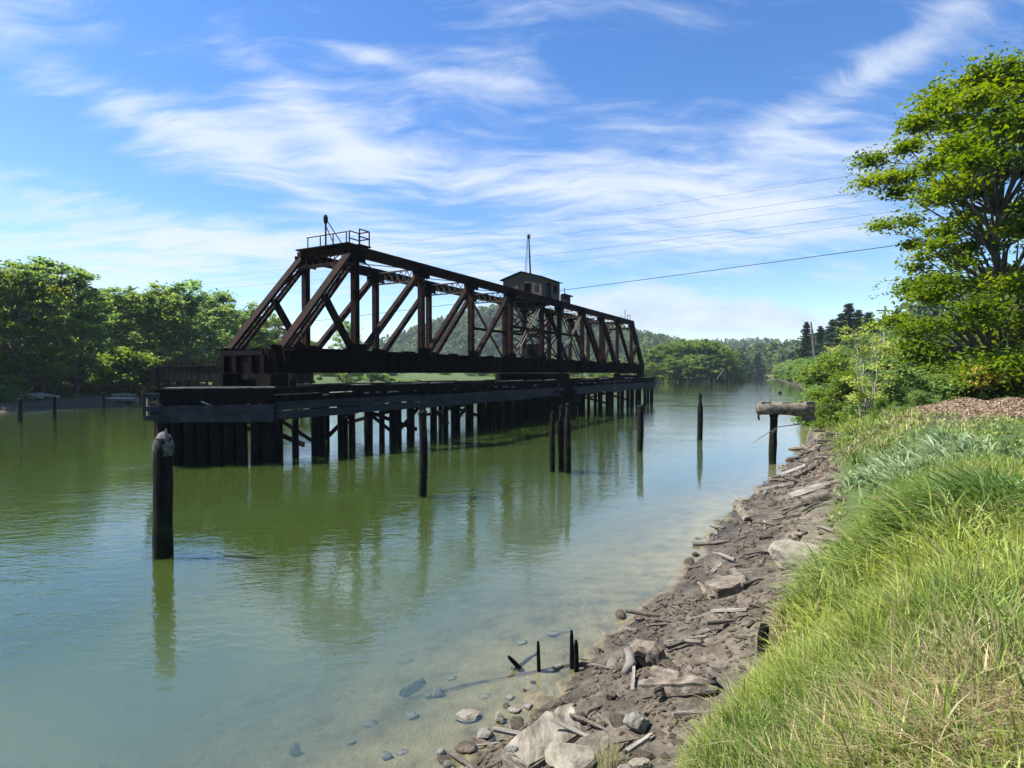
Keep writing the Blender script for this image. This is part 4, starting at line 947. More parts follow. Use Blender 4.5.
for i in range(30):
    f = i / 29; D = 62 + 300 * f ** 1.5; x0 = float(np.interp(D, [37, 78, 125, 209, 358, 480], [19.4, 42, 66, 105, 168, 235])) + .9 + random.uniform(0, 1.6)
    c_ = copy_tree(bs[0], (x0, D, gz(x0, D) - .2), random.uniform(0, 6), random.uniform(.75, 1.15) * (1 + 1.1 * f), 'green bush overhanging the far right waterline', 'bushes along the far right waterline')
for i in range(40):
    u = 316 + i * 8.6
    if 408 < u < 486 and i % 3: continue
    u = u + random.uniform(-4, 4); D = random.uniform(200, 262) if u < 440 else random.uniform(272, 296) + max(0, u - 620) * .2; x0 = (u - 512) / FPX * D
    copy_tree(bs[i % 2], (x0, D, gz(x0, D) - .3), random.uniform(0, 6), (random.uniform(1.2, 2.0), random.uniform(1.2, 2.0), random.uniform(.5, 1.1)), 'low bush on the far flat seen under the truss', 'low bushes on the far flat under the truss')
# yellow broom flowers in the hedge
yb = broadleaf('broom_shrub', 'broom shrub with orange-yellow flowers in the hedge under the maple', 'shrub', 1.2, .8, 22, 60, .05, leaf_mat('broom_flowers', (.50, .33, .02), (.62, .42, .04), .25), BARK, .3, 91, None, .6, .3, .02)
place(yb, at(982, 372, 26.2) - Vector((0, 0, 1.0)))
# dead snag, utility pole, fence rail, wires
def snag():
    e = empty('dead_snag', spot(815, 150), 0, 'tall bare dead trunk standing at the right waterline', 'dead tree'); b = Vector(e.location); b.z -= .5
    def L(u, v): return at(u, v, 150) - Vector(e.location)
    m = MB(); m.tube([L(818, 392), L(816, 365), L(813.5, 345), L(811, 322)], [.55, .45, .36, .15], 8, jit=.1); m.build('trunk', BARK, e)
    m = MB(); m.tube([L(815, 358), L(818, 352), L(819, 348)], [.12, .08, .03], 5); m.tube([L(813, 342), L(810, 336)], [.1, .04], 5); m.tube([L(812, 335), L(814.5, 328)], [.1, .03], 5); m.build('broken_limb', BARK, e)
snag()
def pole():
    D = 62; x, y, z = spot(884, D); e = empty('utility_pole', (x, y, z), 0, 'thin grey utility pole rising from the bushes left of the maple', 'pole'); top = at(884, 306, D).z - z
    m = MB(); m.tube([(0, 0, -.3), (0, 0, top)], [.17, .11], 8); m.build('shaft', PALEBARK, e)
    m = MB(); m.beam((-.9, 0, top - .5), (.9, 0, top - .5), .1, .12); m.build('crossarm', BARK, e)
pole()
fr_ = empty('rail_fence', at(962, 354, 33), R(8), 'dark wooden rail fence half hidden in the hedge under the maple', 'fence'); m = MB()
m.beam((-1.6, 0, .15), (1.6, 0, .25), .1, .16); m.build('rail', TIMBER, fr_)
for x in (-1.1, .9): m = MB(); m.beam((x, .16, -1.6), (x, .16, .35), .14, .14, (1, 0, 0)); m.build('post', TIMBER, fr_)
def wire(u0, v0, D0, u1, v1, D1, r, label):
    a, b = at(u0, v0, D0), at(u1, v1, D1); e = empty('power_line', a, 0, label, 'cable', 'overhead wires crossing the river')
    pts = []
    for k in range(25):
        f = k / 24; p = a.lerp(b, f) - a; p.z -= 4 * f * (1 - f) * .6; pts.append(p)
    m = MB(); m.tube(pts, r, 5); m.build('strand', WIRE, e)
wire(1000, 231, 42, 150, 338, 125, .030, 'lowest and thickest overhead wire, passing behind the cabin')
wire(1000, 152, 42, 200, 268, 120, .010, 'topmost thin overhead wire over the river')
wire(1000, 172, 42, 200, 278, 120, .010, 'second overhead wire from the top')
wire(1000, 182, 42, 200, 284, 120, .009, 'third overhead wire from the top')
wire(1000, 198, 42, 200, 290, 120, .012, 'fourth overhead wire from the top')
wire(1000, 206, 42, 200, 300, 120, .009, 'fifth overhead wire, just above the thick lowest one')

# ---------------------------------------------------------------- far shore odds and ends
def ruin():
    D = 258; e = empty('ruined_trestle', at(712, 383, D), 0, 'ruined trestle of grey stubs with a leaning A-frame before the far grove', 'ruin'); o = Vector(e.location); rr = random.Random(3)
    us = [662, 672, 688, 694, 702, 709, 714, 722, 726, 731, 735, 739, 743]
    for u in us:
        h = rr.uniform(.9, 2.3) if u < 722 else rr.uniform(1.0, 1.8); p = at(u, 380, D) - o; p.z = -o.z
        m = MB(); m.tube([(p.x, p.y, p.z - 1), (p.x + rr.uniform(-.2, .2), p.y, p.z + h)], [.34, .28], 7); m.build('pile', BARK if u < 715 else TIMBER, e)
    for a, b in (((716, 381), (724, 369)), ((724, 369), (726, 381)), ((718, 376), (726, 376))):
        m = MB(); m.beam(at(*a, D) - o, at(*b, D) - o, .3, .3); m.build('frame_timber', GREYWOOD, e)
    m = MB(); m.beam(at(660, 379.5, D) - o, at(716, 378.5, D) - o, .35, .4); m.build('cap_beam', TIMBER, e)
ruin()
def log_float():
    e = empty('log_float', at(100, 403, 84), R(-4), 'pale log float lying on the left shore', 'float'); e.location.z = .1
    for k in range(5): m = MB(); m.tube([(-4.2, k * .5, .25), (4.4 + .3 * (k % 2), k * .5, .28)], .24, 8, jit=.05, seed=k); m.build('log', GREYWOOD, e)
    m = MB(); m.box((.2, .9, .56), (8.2, 2.4, .1)); m.build('deck', WHITE, e)
    m = MB(); m.tube([(-4.6, -.6, .55), (3.8, -.5, .2)], .16, 7); m.build('side_log', DRIFT, e)
log_float()
SLABM = rough_mat('layered_slab', (.07, .058, .044), (.27, .24, .185), 7.0, .9, .9, .03, (1.0, .22, 1))
SB = rough_mat('pale_shore', (.30, .28, .25), (.55, .53, .49), 2.0, .9, .5, .05)
def strand():
    for k, (u0, u1, v, D) in enumerate([(0, 44, 407, 74), (20, 60, 405, 76), (112, 136, 401, 88)]):
        lab = ['bleached drift log at the far left waterline', 'bleached drift log behind the leftmost stakes', 'short bleached drift log right of the float'][k]
        a, b = at(u0, v, D), at(u1, v - 2, D + 3); e = empty('shore_log', a, 0, lab, 'log', 'bleached logs on the left shore'); zz = gz(a.x, a.y)
        m = MB(); m.tube([(0, 0, max(zz, 0) + .1 - a.z), ((b.x - a.x) * .5, (b.y - a.y) * .5, max(zz, 0) + .2 - a.z), (b.x - a.x, b.y - a.y, max(gz(b.x, b.y), 0) + .15 - a.z)], [.28, .25, .18], 8, jit=.1, seed=k); m.build('trunk', SB, e)
strand()

# ---------------------------------------------------------------- rocks, driftwood and boards on the mud
def rock_mesh(seed, sx, sy, sz, angular=.5, sub=3):
    bm = bmesh.new(); bmesh.ops.create_icosphere(bm, subdivisions=sub, radius=1); rr = random.Random(seed)
    planes = []
    for _ in range(9 + int(angular * 6)):
        n = Vector((rr.gauss(0, 1), rr.gauss(0, 1), rr.gauss(0, 1))).normalized(); planes.append((n, rr.uniform(.62, .95)))
    for v in bm.verts:
        d = v.co.normalized(); r = 1.0
        for n, k in planes:
            c = d.dot(n)
            if c > .05: r = min(r, k / c)
        r *= 1 + .05 * math.sin(d.x * 9 + seed) * math.sin(d.y * 8 + seed * 2) + rr.uniform(-.02, .02)
        v.co = Vector((d.x * r * sx, d.y * r * sy, d.z * r * sz))
    me = bpy.data.meshes.new('rock'); bm.to_mesh(me); bm.free(); return me
def rock(u0, u1, v0, v1, label, mat=ROCK, seed=0, depth=None, name='rock', group='rocks on the mud bank', sink=.25, cat='rock', rz=None):
    p = pick((u0 + u1) / 2, v1 - .25 * (v1 - v0)); D = p.y; w = (u1 - u0) / FPX * D; d = depth or w * .8
    slope = (EYE - p.z) / D; h = max(.25 * w, (v1 - v0) / FPX * D - d * slope * .55)
    me = rock_mesh(seed or int(u0 * 7 + v0), w / 2 * 1.08, d / 2, h / 2 * 1.25); o = link(name, me, mat); o.location = (p.x, p.y, p.z + h / 2 * (1 - sink)); o.rotation_euler = (0, 0, random.uniform(-.3, .3) if rz is None else rz)
    return tag(o, label, cat, group)
rock(766, 829, 539, 574, 'large pale flat boulder at the top of the mud bank', PALEROCK, 5, name='boulder', depth=1.0, cat='boulder', rz=.5)
rock(545, 597, 735, 775, 'big dark-fronted boulder at the bottom edge of the picture', PALEROCK, 8, name='boulder', cat='boulder', depth=.55)
rock(545, 567, 698, 715, 'squarish dark stone at the waterline above the slab', MUDROCK, 9)
rock(570, 588, 711, 731, 'upright dark stone between slab and big boulder', MUDROCK, 10)
rock(454, 481, 707, 723, 'pale rounded rock standing in the shallow water', PALEROCK, 11)
rock(494, 505, 713, 726, 'small whitish stone at the waterline', PALEROCK, 12)
rock(476, 494, 727, 740, 'speckled grey stone left of the small white stone', ROCK, 13)
rock(624, 649, 712, 735, 'tan stone on the mud above the grass tuft', ROCK, 14)
rock(605, 618, 690, 700, 'dark stone on the mud between slab and hollow root', MUDROCK, 15)
rock(503, 520, 745, 768, 'angular stone in front of the slab at the waterline', ROCK, 16)
rock(455, 478, 740, 752, 'flat stone sunk in the shallows below the speckled one', MUDROCK, 17)
rock(628, 652, 756, 775, 'whitish rubble stone beside the grass tuft', PALEROCK, 18)
def wood(pts, r, label, mat=DRIFT, name='driftwood_log', cat='log', group='driftwood on the mud bank', flat=None, lift=.6, jit=.1, knots=0):
    """log or board lying on the ground through the given sight points; flat=(width, thick) makes a board"""
    P = [pick(*p) for p in pts]; o = P[0].copy(); mid = (P[0] + P[-1]) / 2
    e = empty(name, o, 0, label, cat, group); Q = [p - o + Vector((0, 0, r * lift)) for p in P]
    m = MB()
    if flat:
        ax = (Q[-1] - Q[0])
        for i in range(len(Q) - 1): m.beam(Q[i], Q[i + 1], flat[0], flat[1], (0.25, -.3, 1))
        o2 = m.build('board', mat, e)
    else:
        n = 10; full = []
        for i in range(n + 1):
            f = i / n * (len(Q) - 1); k = min(int(f), len(Q) - 2); full.append(Q[k].lerp(Q[k + 1], f - k) + Vector((0, 0, .04 * r * math.sin(i * 2.1))))
        ns = 22; m.tube(full, [r * (1.08 - .3 * i / n) * (1 + .07 * math.sin(i * 1.9 + pts[0][0])) for i in range(n + 1)], ns, caps=False, jit=.035, seed=int(pts[0][0]))
        rr = random.Random(int(pts[0][0] * 3)); groove = [rr.choice((1, 1.04, .97, .86, .78)) for _ in range(ns)]; ax = (full[-1] - full[0]).normalized(); nv = []
        tw = rr.uniform(-.25, .25)
        for i in range(n + 1):
            for k in range(ns):
                c = full[i]; v = Vector(m.v[i * ns + k]); g = groove[int(k + i * tw) % ns] * rr.uniform(.97, 1.03); v = c + (v - c) * g
                if i in (0, n): v += ax * rr.uniform(-.5, .5) * r
                nv.append(tuple(v))
        m.v = nv; hv = [tuple(full[j] + ax * (r * .8 if j == 0 else -r * .8)) for j in (0, n)]; o_ = len(m.v); m.v += hv
        m.f += [(o_, (k + 1) % ns, k) for k in range(ns)] + [(o_ + 1, n * ns + k, n * ns + (k + 1) % ns) for k in range(ns)]
        m.build('trunk', mat, e)
    return e
wood([(760, 491), (796, 484)], .10, 'pale weathered board reaching into the water below the log beam', GREYWOOD, 'board', 'board', flat=(.30, .10))
wood([(781, 477), (806, 468)], .10, 'weathered board nearest the support post', GREYWOOD, 'board', 'board', flat=(.32, .12))
wood([(790, 498), (830, 485)], .08, 'long pale board lying across the rubble below the grass edge', GREYWOOD, 'board', 'board', flat=(.24, .08))
wood([(801, 507), (829, 499)], .16, 'short dark log beneath the long pale board')
wood([(737, 507), (748, 524)], .13, 'stubby weathered log end at the waterline')
wood([(693, 546), (712, 545), (730, 542)], .05, 'thin dark stick poking out over the water', BARK, 'stick', 'stick')
wood([(712, 612.5), (748, 612)], .04, 'narrow pale board lying flat on the mud', GREYWOOD, 'board', 'board', flat=(.09, .035))
wood([(649, 695), (682, 694), (716, 693)], .12, 'hollowed log with dark underside lying by the grass edge')
wood([(656, 680), (704, 689)], .09, 'split log half lying against the hollowed log', DRIFT, 'driftwood_log')
wood([(666, 653), (685, 646), (703, 648)], .035, 'thin curved branch arching over the mud', BARK, 'branch', 'branch', lift=2.0)
wood([(664, 645), (708, 638)], .035, 'straight stick above the curved branch', DRIFT, 'stick', 'stick')
wood([(637, 620), (660, 609)], .025, 'dark stick at the waterline left of the squared block', BARK, 'stick', 'stick')
wood([(622, 630), (638, 633)], .035, 'small dark stick end at the waterline', BARK, 'stick', 'stick')
wood([(626, 757), (652, 738)], .035, 'bleached stick leaning on the rubble by the tuft', GREYWOOD, 'stick', 'stick')
wood([(766, 556), (790, 543), (806, 534)], .06, 'slanting pole resting above the pale boulder', DRIFT, 'stick', 'stick')
wood([(772, 522), (800, 516)], .07, 'grey stick among the rubble below the board', DRIFT, 'stick', 'stick')
wood([(795, 480), (818, 466)], .10, 'log lying along the foot of the grass overhang', DRIFT)
wood([(405, 702), (470, 686), (530, 674), (580, 663)], .06, 'long sunken pole lying on the bottom of the shallows', DRIFT, 'sunken_pole', 'log', lift=-.4)
wood([(402, 698), (424, 684)], .06, 'short sunken log at the end of the long sunken pole', TIMBER, 'sunken_log', 'log')
wood([(512, 671), (536, 655)], .03, 'sunken pale stick beside the leaning stake', DRIFT, 'stick', 'stick')
wood([(553, 672), (563, 667)], .04, 'sunken board end next to the pair of stakes', GREYWOOD, 'stick', 'stick')
# squared block and stone slab
def slab(pts, thick, label, mat, name, cat, lift=.6):
    P = [pick(*p) for p in pts]; o = sum(P, Vector()) / len(P); e = empty(name, o, 0, label, cat, 'rocks on the mud bank')
    zt = max(p.z for p in P) + thick * lift; bm = bmesh.new(); vs = [bm.verts.new((p.x - o.x, p.y - o.y, (p.z - o.z) * .5 + thick * lift)) for p in P]
    f = bm.faces.new(vs); f.normal_update()
    if f.normal.z < 0: f.normal_flip()
    r = bmesh.ops.extrude_face_region(bm, geom=[f]); bmesh.ops.translate(bm, vec=(0.02, -.03, -thick), verts=[v for v in r['geom'] if isinstance(v, bmesh.types.BMVert)])
    bmesh.ops.recalc_face_normals(bm, faces=bm.faces)
    bmesh.ops.bevel(bm, geom=bm.edges[:], offset=.02, segments=2, affect='EDGES'); bmesh.ops.triangulate(bm, faces=bm.faces)
    bmesh.ops.subdivide_edges(bm, edges=bm.edges[:], cuts=3, use_grid_fill=True)
    rr = random.Random(len(label))
    for v in bm.verts: v.co += Vector((rr.gauss(0, .006), rr.gauss(0, .006), rr.gauss(0, .008) + .015 * math.sin(v.co.x * 19) * math.sin(v.co.y * 23)))
    me = bpy.data.meshes.new(name); bm.to_mesh(me); bm.free(); link('block', me, mat, e); return e
slab([(704, 596), (716, 600), (748, 586), (742, 576), (728, 577)], .26, 'squared timber-like block with sunlit top and black shadowed end', DRIFT, 'squared_block', 'block')
slab([(500, 766), (528, 775), (585, 735), (572, 715), (545, 724)], .20, 'long pale layered stone slab slanting down to the water', SLABM, 'stone_slab', 'slab')
# hollow root
def root():
    a, b = pick(628, 668), pick(662, 664); e = empty('hollow_root', a, 0, 'hollow twisted root stump with a black mouth at the waterline', 'stump', 'driftwood on the mud bank')
    d = b - a; m = MB(); o = []
    for k in range(9):
        t = k / 8; ang = math.pi * t; o.append(Vector((d.x * t, d.y * t, .05 + .26 * math.sin(ang))))
    m.tube(o, [.09, .12, .10, .12, .10, .12, .14, .12, .10], 16, jit=.22, seed=4); m.build('arch', DRIFT, e)
    m = MB(); m.tube([o[0] + Vector((-.02, -.05, .25)), o[0] + Vector((.02, -.14, .1)), o[0] + Vector((-.10, -.22, -.02))], [.05, .075, .04], 9, jit=.12); m.build('spur', GREYWOOD, e, smooth=True)
    m = MB(); m.tube([o[2] + Vector((.0, .06, -.05)), o[6] + Vector((.1, .05, -.12))], [.16, .18], 9, jit=.1); m.build('hollow_shade_plug', BLACK, e)  # near-black plug stands in for the shade inside the hollow
root()
# small bits of driftwood, each its own thing
def bits():
    rr = random.Random(33); protos = []
    for k in range(7):
        m = MB(); L_ = 1; b = rr.uniform(-.12, .12); c = rr.uniform(-.1, .1)
        if k < 3: m.beam((-.5, 0, 0), (.5, 0, 0), .16, .07)
        else: m.tube([(-.5, 0, 0), (-.2, b, .02), (.15, b * .6 + c, .05), (.5, c, 0)], [.075, .085, .07, .035], 8, jit=.18, seed=k)
        me = m.build('driftwood_piece', (DRIFT, GREYWOOD, DRIFT, DRIFT, BARK, DRIFT, GREYWOOD)[k]).data; protos.append(me); o = bpy.data.objects[-1]
    for o in [o for o in COL.objects if o.name.startswith('driftwood_piece')]: bpy.data.objects.remove(o)
    n = 0
    while n < 120:
        i = rr.uniform(2.8, 10.6); k = int(i); a, b = Vector(RIGHT[k]), Vector(RIGHT[k + 1]); p = a.lerp(b, i - k); d = (b - a).normalized(); nn = Vector((d.y, -d.x)); q = p + nn * (rr.random() * MUDW[k] * 1.05)
        if vnoise(np.array([q.x * .7]), np.array([q.y * .7]), 16)[0] < .38: continue
        L_ = rr.uniform(.15, .75) * (.75 + q.length / 25); o = bpy.data.objects.new('driftwood_piece', rr.choice(protos)); COL.objects.link(o)
        w = rr.uniform(.35, .8); o.location = (q.x, q.y, gz(q.x, q.y) + .05 * L_ * w + rr.uniform(0, .05)); o.rotation_euler = (rr.uniform(-.3, .3), rr.uniform(-.22, .22), rr.gauss(.6, .8)); o.scale = (L_, L_ * w, L_ * w)
        tag(o, 'small broken piece of driftwood among the rubble of the mud bank', 'driftwood', 'broken driftwood pieces on the mud bank'); n += 1
bits()
st = empty('old_stump', pick(763, 655), 0, 'dark square post stub at the edge of the tall grass', 'post'); m = MB(); m.tube([(0, 0, -.2), (0, 0, .2), (.02, 0, .36)], [.075, .07, .05], 8, jit=.1); m.build('stub', TIMBER, st)
# sunken stones
for k, (u0, u1, v0, v1) in enumerate([(430, 444, 686, 700), (478, 492, 692, 699), (505, 515, 695, 702), (521, 534, 702, 710), (404, 420, 710, 720), (363, 378, 719, 729), (379, 392, 750, 760), (395, 408, 748, 755), (436, 446, 747, 757), (424, 432, 694, 700), (516, 528, 640, 646), (545, 560, 630, 636), (560, 572, 628, 632), (395, 420, 655, 662), (445, 458, 675, 681), (288, 300, 742, 760), (345, 356, 738, 746), (508, 522, 706, 712)]):
    rock(u0, u1, v0, v1, 'dark stone lying under the clear shallow water', ROCK, 100 + k, name='sunken_stone', group='stones under the shallow water', cat='stone', sink=.4)
# rubble: each stone a thing
protos = [rock_mesh(200 + k, 1, 1 * random.uniform(.6, 1), random.uniform(.4, .8), .6, 2) for k in range(10)]
for me in protos: me.materials.append(MUDROCK)
protos2 = [rock_mesh(300 + k, 1, 1 * random.uniform(.6, 1), random.uniform(.4, .8), .6, 2) for k in range(6)]
for me in protos2: me.materials.append(ROCK)
placed = 0; rr = random.Random(21)
while placed < 150:
    i = rr.uniform(2.6, 10.2) if rr.random() < .85 else rr.uniform(2.6, 5); k = int(i); a, b = Vector(RIGHT[k]), Vector(RIGHT[k + 1]); p = a.lerp(b, i - k); d = (b - a).normalized(); n = Vector((d.y, -d.x))
    mw = MUDW[k]; s = rr.random() ** 1.2 * mw * 1.08 - .25; q = p + n * s
    if vnoise(np.array([q.x * .9]), np.array([q.y * .9]), 6)[0] < .34: continue
    dist = q.length; sz = rr.choice((.025, .035, .04, .05, .06, .08, .11)) * (.7 + dist / 22)
    me = rr.choice(protos if rr.random() < .7 else protos2); o = bpy.data.objects.new('rubble_stone', me); COL.objects.link(o)
    o.location = (q.x, q.y, gz(q.x, q.y) + sz * .15); o.rotation_euler = (rr.uniform(-.4, .4), rr.uniform(-.4, .4), rr.uniform(0, 6)); o.scale = (sz * rr.uniform(.8, 1.7), sz, sz * rr.uniform(.7, 1.1))
    tag(o, 'small muddy stone among the rubble of the mud bank', 'stone', 'rubble stones on the mud bank'); placed += 1
# gravel, twigs and shell scraps
def litter():
    n = 4200; i = rng.uniform(2.6, 10.4, n); k = i.astype(int); A = np.array(RIGHT, float); a, b = A[k], A[k + 1]; f = (i - k)[:, None]; p = a + (b - a) * f; d = (b - a) / np.linalg.norm(b - a, axis=1, keepdims=True); nn = np.stack([d[:, 1], -d[:, 0]], 1)
    s = rng.random(n) * (np.array(MUDW)[k] + .5) - .5; q = p + nn * s[:, None]; keep = (fbm(q[:, 0] * 1.1, q[:, 1] * 1.1, 3, 61) > -.18) & (land(q[:, 0], q[:, 1])['z'] > .04); q = q[keep]; n = len(q)
    z = land(q[:, 0], q[:, 1])['z']; r = np.hypot(q[:, 0], q[:, 1]); sz = rng.uniform(.006, .026, n) * (.6 + r / 14)
    base = np.array([(-1, -.8, -.3), (1, -.9, -.3), (.9, 1, -.3), (-.8, .9, -.3), (-.6, -.5, .6), (.6, -.6, .7), (.5, .6, .55), (-.5, .5, .7)])
    ang = rng.random(n) * 6.28; c, s_ = np.cos(ang), np.sin(ang); st = np.where(rng.random(n) < .25, rng.uniform(2, 6, n), rng.uniform(.8, 1.6, n))
    V = base[None] + rng.normal(0, .18, (n, 8, 3)); V = V * sz[:, None, None]; V[:, :, 0] *= st[:, None]
    X = V[:, :, 0] * c[:, None] - V[:, :, 1] * s_[:, None] + q[:, 0:1]; Y = V[:, :, 0] * s_[:, None] + V[:, :, 1] * c[:, None] + q[:, 1:2]; Z = V[:, :, 2] + z[:, None] + sz[:, None] * .3
    F = np.array([(0, 3, 2, 1), (4, 5, 6, 7), (0, 1, 5, 4), (1, 2, 6, 5), (2, 3, 7, 6), (3, 0, 4, 7)]); F = (F[None] + (np.arange(n) * 8)[:, None, None]).reshape(-1, 4)
    o = npmesh('gravel_litter', np.stack([X, Y, Z], -1).reshape(-1, 3), F, MUDROCK); tag(o, 'gravel and twig litter strewn over the mud bank', 'gravel', kind='stuff')
litter()

# ---------------------------------------------------------------- grass
def grass_mat():
    m, t = new_mat('grass_blades'); c = t.n('ShaderNodeAttribute', attribute_name='blade').outputs['Color']
    d = t.n('ShaderNodeBsdfPrincipled', {'Base Color': c, 'Roughness': .5, 'Specular IOR Level': .3})
    tr = t.n('ShaderNodeBsdfTranslucent', {'Color': t.n('ShaderNodeHueSaturation', {'Hue': .49, 'Saturation': 1.1, 'Value': 1.2, 'Color': c}).outputs[0]})
    finish(t, t.n('ShaderNodeMixShader', {0: .38, 1: d.outputs[0], 2: tr.outputs[0]}).outputs[0]); return m
GRASSM = grass_mat()
def blades(name, q, h, w, lean, ldir, col, label, kind='stuff'):
    """curved tapering blades: three joints each"""
    n = len(q); z = land(q[:, 0], q[:, 1])['z'] - .02; a = rng.random(n) * 6.283; sx, sy = np.cos(a), np.sin(a)
    lx, ly = np.cos(ldir), np.sin(ldir); V = np.zeros((n, 7, 3)); fr = (0, .4, .75, 1.0); wd = (1, .9, .6, 0)
    for k in range(4):
        f = fr[k]; bend = lean * f * f * h; up = h * (f - .42 * np.clip(lean, 0, 1.6) * f * f)
        cx, cy, cz = q[:, 0] + lx * bend, q[:, 1] + ly * bend, z + up
        if k < 3:
            V[:, 2 * k] = np.stack([cx - sx * w * wd[k], cy - sy * w * wd[k], cz], -1); V[:, 2 * k + 1] = np.stack([cx + sx * w * wd[k], cy + sy * w * wd[k], cz], -1)
        else: V[:, 6] = np.stack([cx, cy, cz], -1)
    F4 = np.array([(0, 1, 3, 2), (2, 3, 5, 4), (4, 5, 6, 6)]); F3 = np.array([(0, 1, 3), (0, 3, 2), (2, 3, 5), (2, 5, 4), (4, 5, 6)])
    F = (F3[None] + (np.arange(n) * 7)[:, None, None]).reshape(-1, 3)
    C = np.concatenate([np.repeat(col, 7, 0), np.ones((n * 7, 1))], 1)
    o = npmesh(name, V.reshape(-1, 3), F, GRASSM, attrs={'blade': C}, smooth=True); return tag(o, label, 'grass', kind=kind)
def scatter(n, rmin, rmax, a0=-35, a1=50):
    r = np.sqrt(rng.uniform(rmin ** 2, rmax ** 2, n)); a = np.radians(rng.uniform(a0, a1, n)); return np.stack([r * np.sin(a), r * np.cos(a)], 1)
GREEN0, GREEN1, LIME, STRAW, SILVER = map(np.array, ((.070, .150, .018), (.150, .250, .046), (.34, .39, .078), (.47, .39, .21), (.38, .46, .28)))
def grass_zone(n, rmin, rmax, wscale, name, label):
    """tufts: blades fan out of shared roots; length, colour and lean change from tuft to tuft"""
    per = 26; c = scatter(n // per, rmin, rmax); r_c = np.hypot(c[:, 0], c[:, 1]); nt = len(c); tr_ = rng.uniform(.025, .075, nt) * (.7 + r_c / 9)
    ti = np.repeat(np.arange(nt), per); ang = rng.random(len(ti)) * 6.283; rad = np.sqrt(rng.random(len(ti))) * tr_[ti] * 1.6
    q = c[ti] + np.stack([np.cos(ang) * rad, np.sin(ang) * rad], 1); L = land(q[:, 0], q[:, 1]); x, y = q[:, 0], q[:, 1]; t = L['sr'] - L['mw']
    edge = .3 * fbm(x * 1.7, y * 1.7, 3, 15)
    mulch = np.exp(-(((x - 20) / 4.6) ** 2 + ((y - 22.3 - .15 * (x - 19)) / 1.9) ** 2)) > .42
    nd = np.exp(-(((x - DRY.x - .35) / .75) ** 2 + ((y - DRY.y + .1) / .5) ** 2))
    dens = sstep(-.1, .3, t + edge) * (1 - .86 * nd.clip(0, 1)) * np.where(mulch, .05, 1.0)
    dens = dens * (1 - .8 * np.exp(-(((x - DRY2.x) / .55) ** 2 + ((y - DRY2.y) / .5) ** 2)))
    patch = fbm(x * .9, y * .9, 3, 19); dens = dens * np.clip(.8 + .7 * patch, .15, 1)
    keep_t = rng.random(nt) < np.clip(1.0, 0, 1); m = (rng.random(len(ti)) < dens) & (L['sr'] > 0) & keep_t[ti]
    q, x, y, t, ti, ang = q[m], x[m], y[m], t[m], ti[m], ang[m]; n = len(q); r = np.hypot(x, y); T = lambda s_: rng.normal(0, s_, nt)[ti]
    cx, cy = c[ti, 0], c[ti, 1]
    tall = sstep(.1, .7, t) * (1 - sstep(1.6, 3.6, t)); P1 = fbm(cx * .55, cy * .55, 3, 23); P2 = fbm(cx * 1.6, cy * 1.6, 2, 29)
    clump = np.exp(-(((x - LUSH.x) / 1.7) ** 2 + ((y - LUSH.y) / .9) ** 2))
    clump2 = np.exp(-(((x - SILV.x) / 1.5) ** 2 + ((y - SILV.y) / 2.0) ** 2))
    h = (.12 + .15 * tall + .36 * clump + .28 * clump2 + .06 * P1) * (1 + T(.28)) * rng.uniform(.5, 1.25, n); h = np.clip(h, .04, .9) * np.where((r < 3.4) & (t > 1.2), .5, 1)
    w = (.0036 + .0034 * rng.random(n)) * wscale * (1 + .5 * clump + .4 * clump2) * (.8 + .4 * rng.random(nt)[ti])
    wind = math.pi * .92 + 1.3 * P1; wx, wy = np.cos(wind) * (.25 + .75 * clump + .75 * clump2), np.sin(wind) * (.25 + .5 * clump)
    ox, oy = np.cos(ang) + wx + rng.normal(0, .25, n), np.sin(ang) + wy + rng.normal(0, .25, n); ldir = np.arctan2(oy, ox)
    lean = np.abs(rng.normal(.55, .32, n) + T(.15)) + .5 * clump + .5 * clump2
    k = np.clip(.5 + .8 * P2 + T(.25) + rng.normal(0, .15, n), 0, 1)[:, None]; col = GREEN0 * (1 - k) + GREEN1 * k
    lm = np.clip(.45 + .9 * P1 + .6 * np.exp(-(((x - LIMEP.x) / 1.6) ** 2 + ((y - LIMEP.y) / 1.3) ** 2)) - .8 * clump - .4 * clump2 + T(.22), 0, 1)[:, None]; col = col * (1 - lm) + LIME * lm
    si = np.clip(.95 * np.exp(-(((x - SILV.x) / 1.6) ** 2 + ((y - SILV.y) / 2.2) ** 2)) + T(.15), 0, .9)[:, None]; col = col * (1 - si) + SILVER * si
    sd = np.exp(-((t - .12) / .30) ** 2)
    pst = -.02 + .45 * sd + .55 * np.exp(-(((x - DRY.x) / .9) ** 2 + ((y - DRY.y - .3) / .8) ** 2)) + .08 * np.clip(-P1, 0, 1) + .5 * np.exp(-(((x - 13.5) / 3.0) ** 2 + ((y - 19.5) / 2.5) ** 2)) + T(.14)
    straw = (rng.random(n) < pst)[:, None]
    col = np.where(straw, STRAW * rng.uniform(.55, 1.25, (n, 1)), col * rng.uniform(.75, 1.2, (n, 1)))
    blades(name, q, h, w, lean, ldir, np.clip(col, 0, 1), label)
grass_zone(230000, 1.2, 6.0, 1.0, 'near_grass', 'tall mixed green and straw grass on the near bank')
grass_zone(230000, 6.0, 14, 1.9, 'slope_grass', 'lush green and silvery grass clumps on the bank slope')
grass_zone(150000, 14, 40, 4.0, 'back_grass', 'grass along the top of the bank up to the bushes')
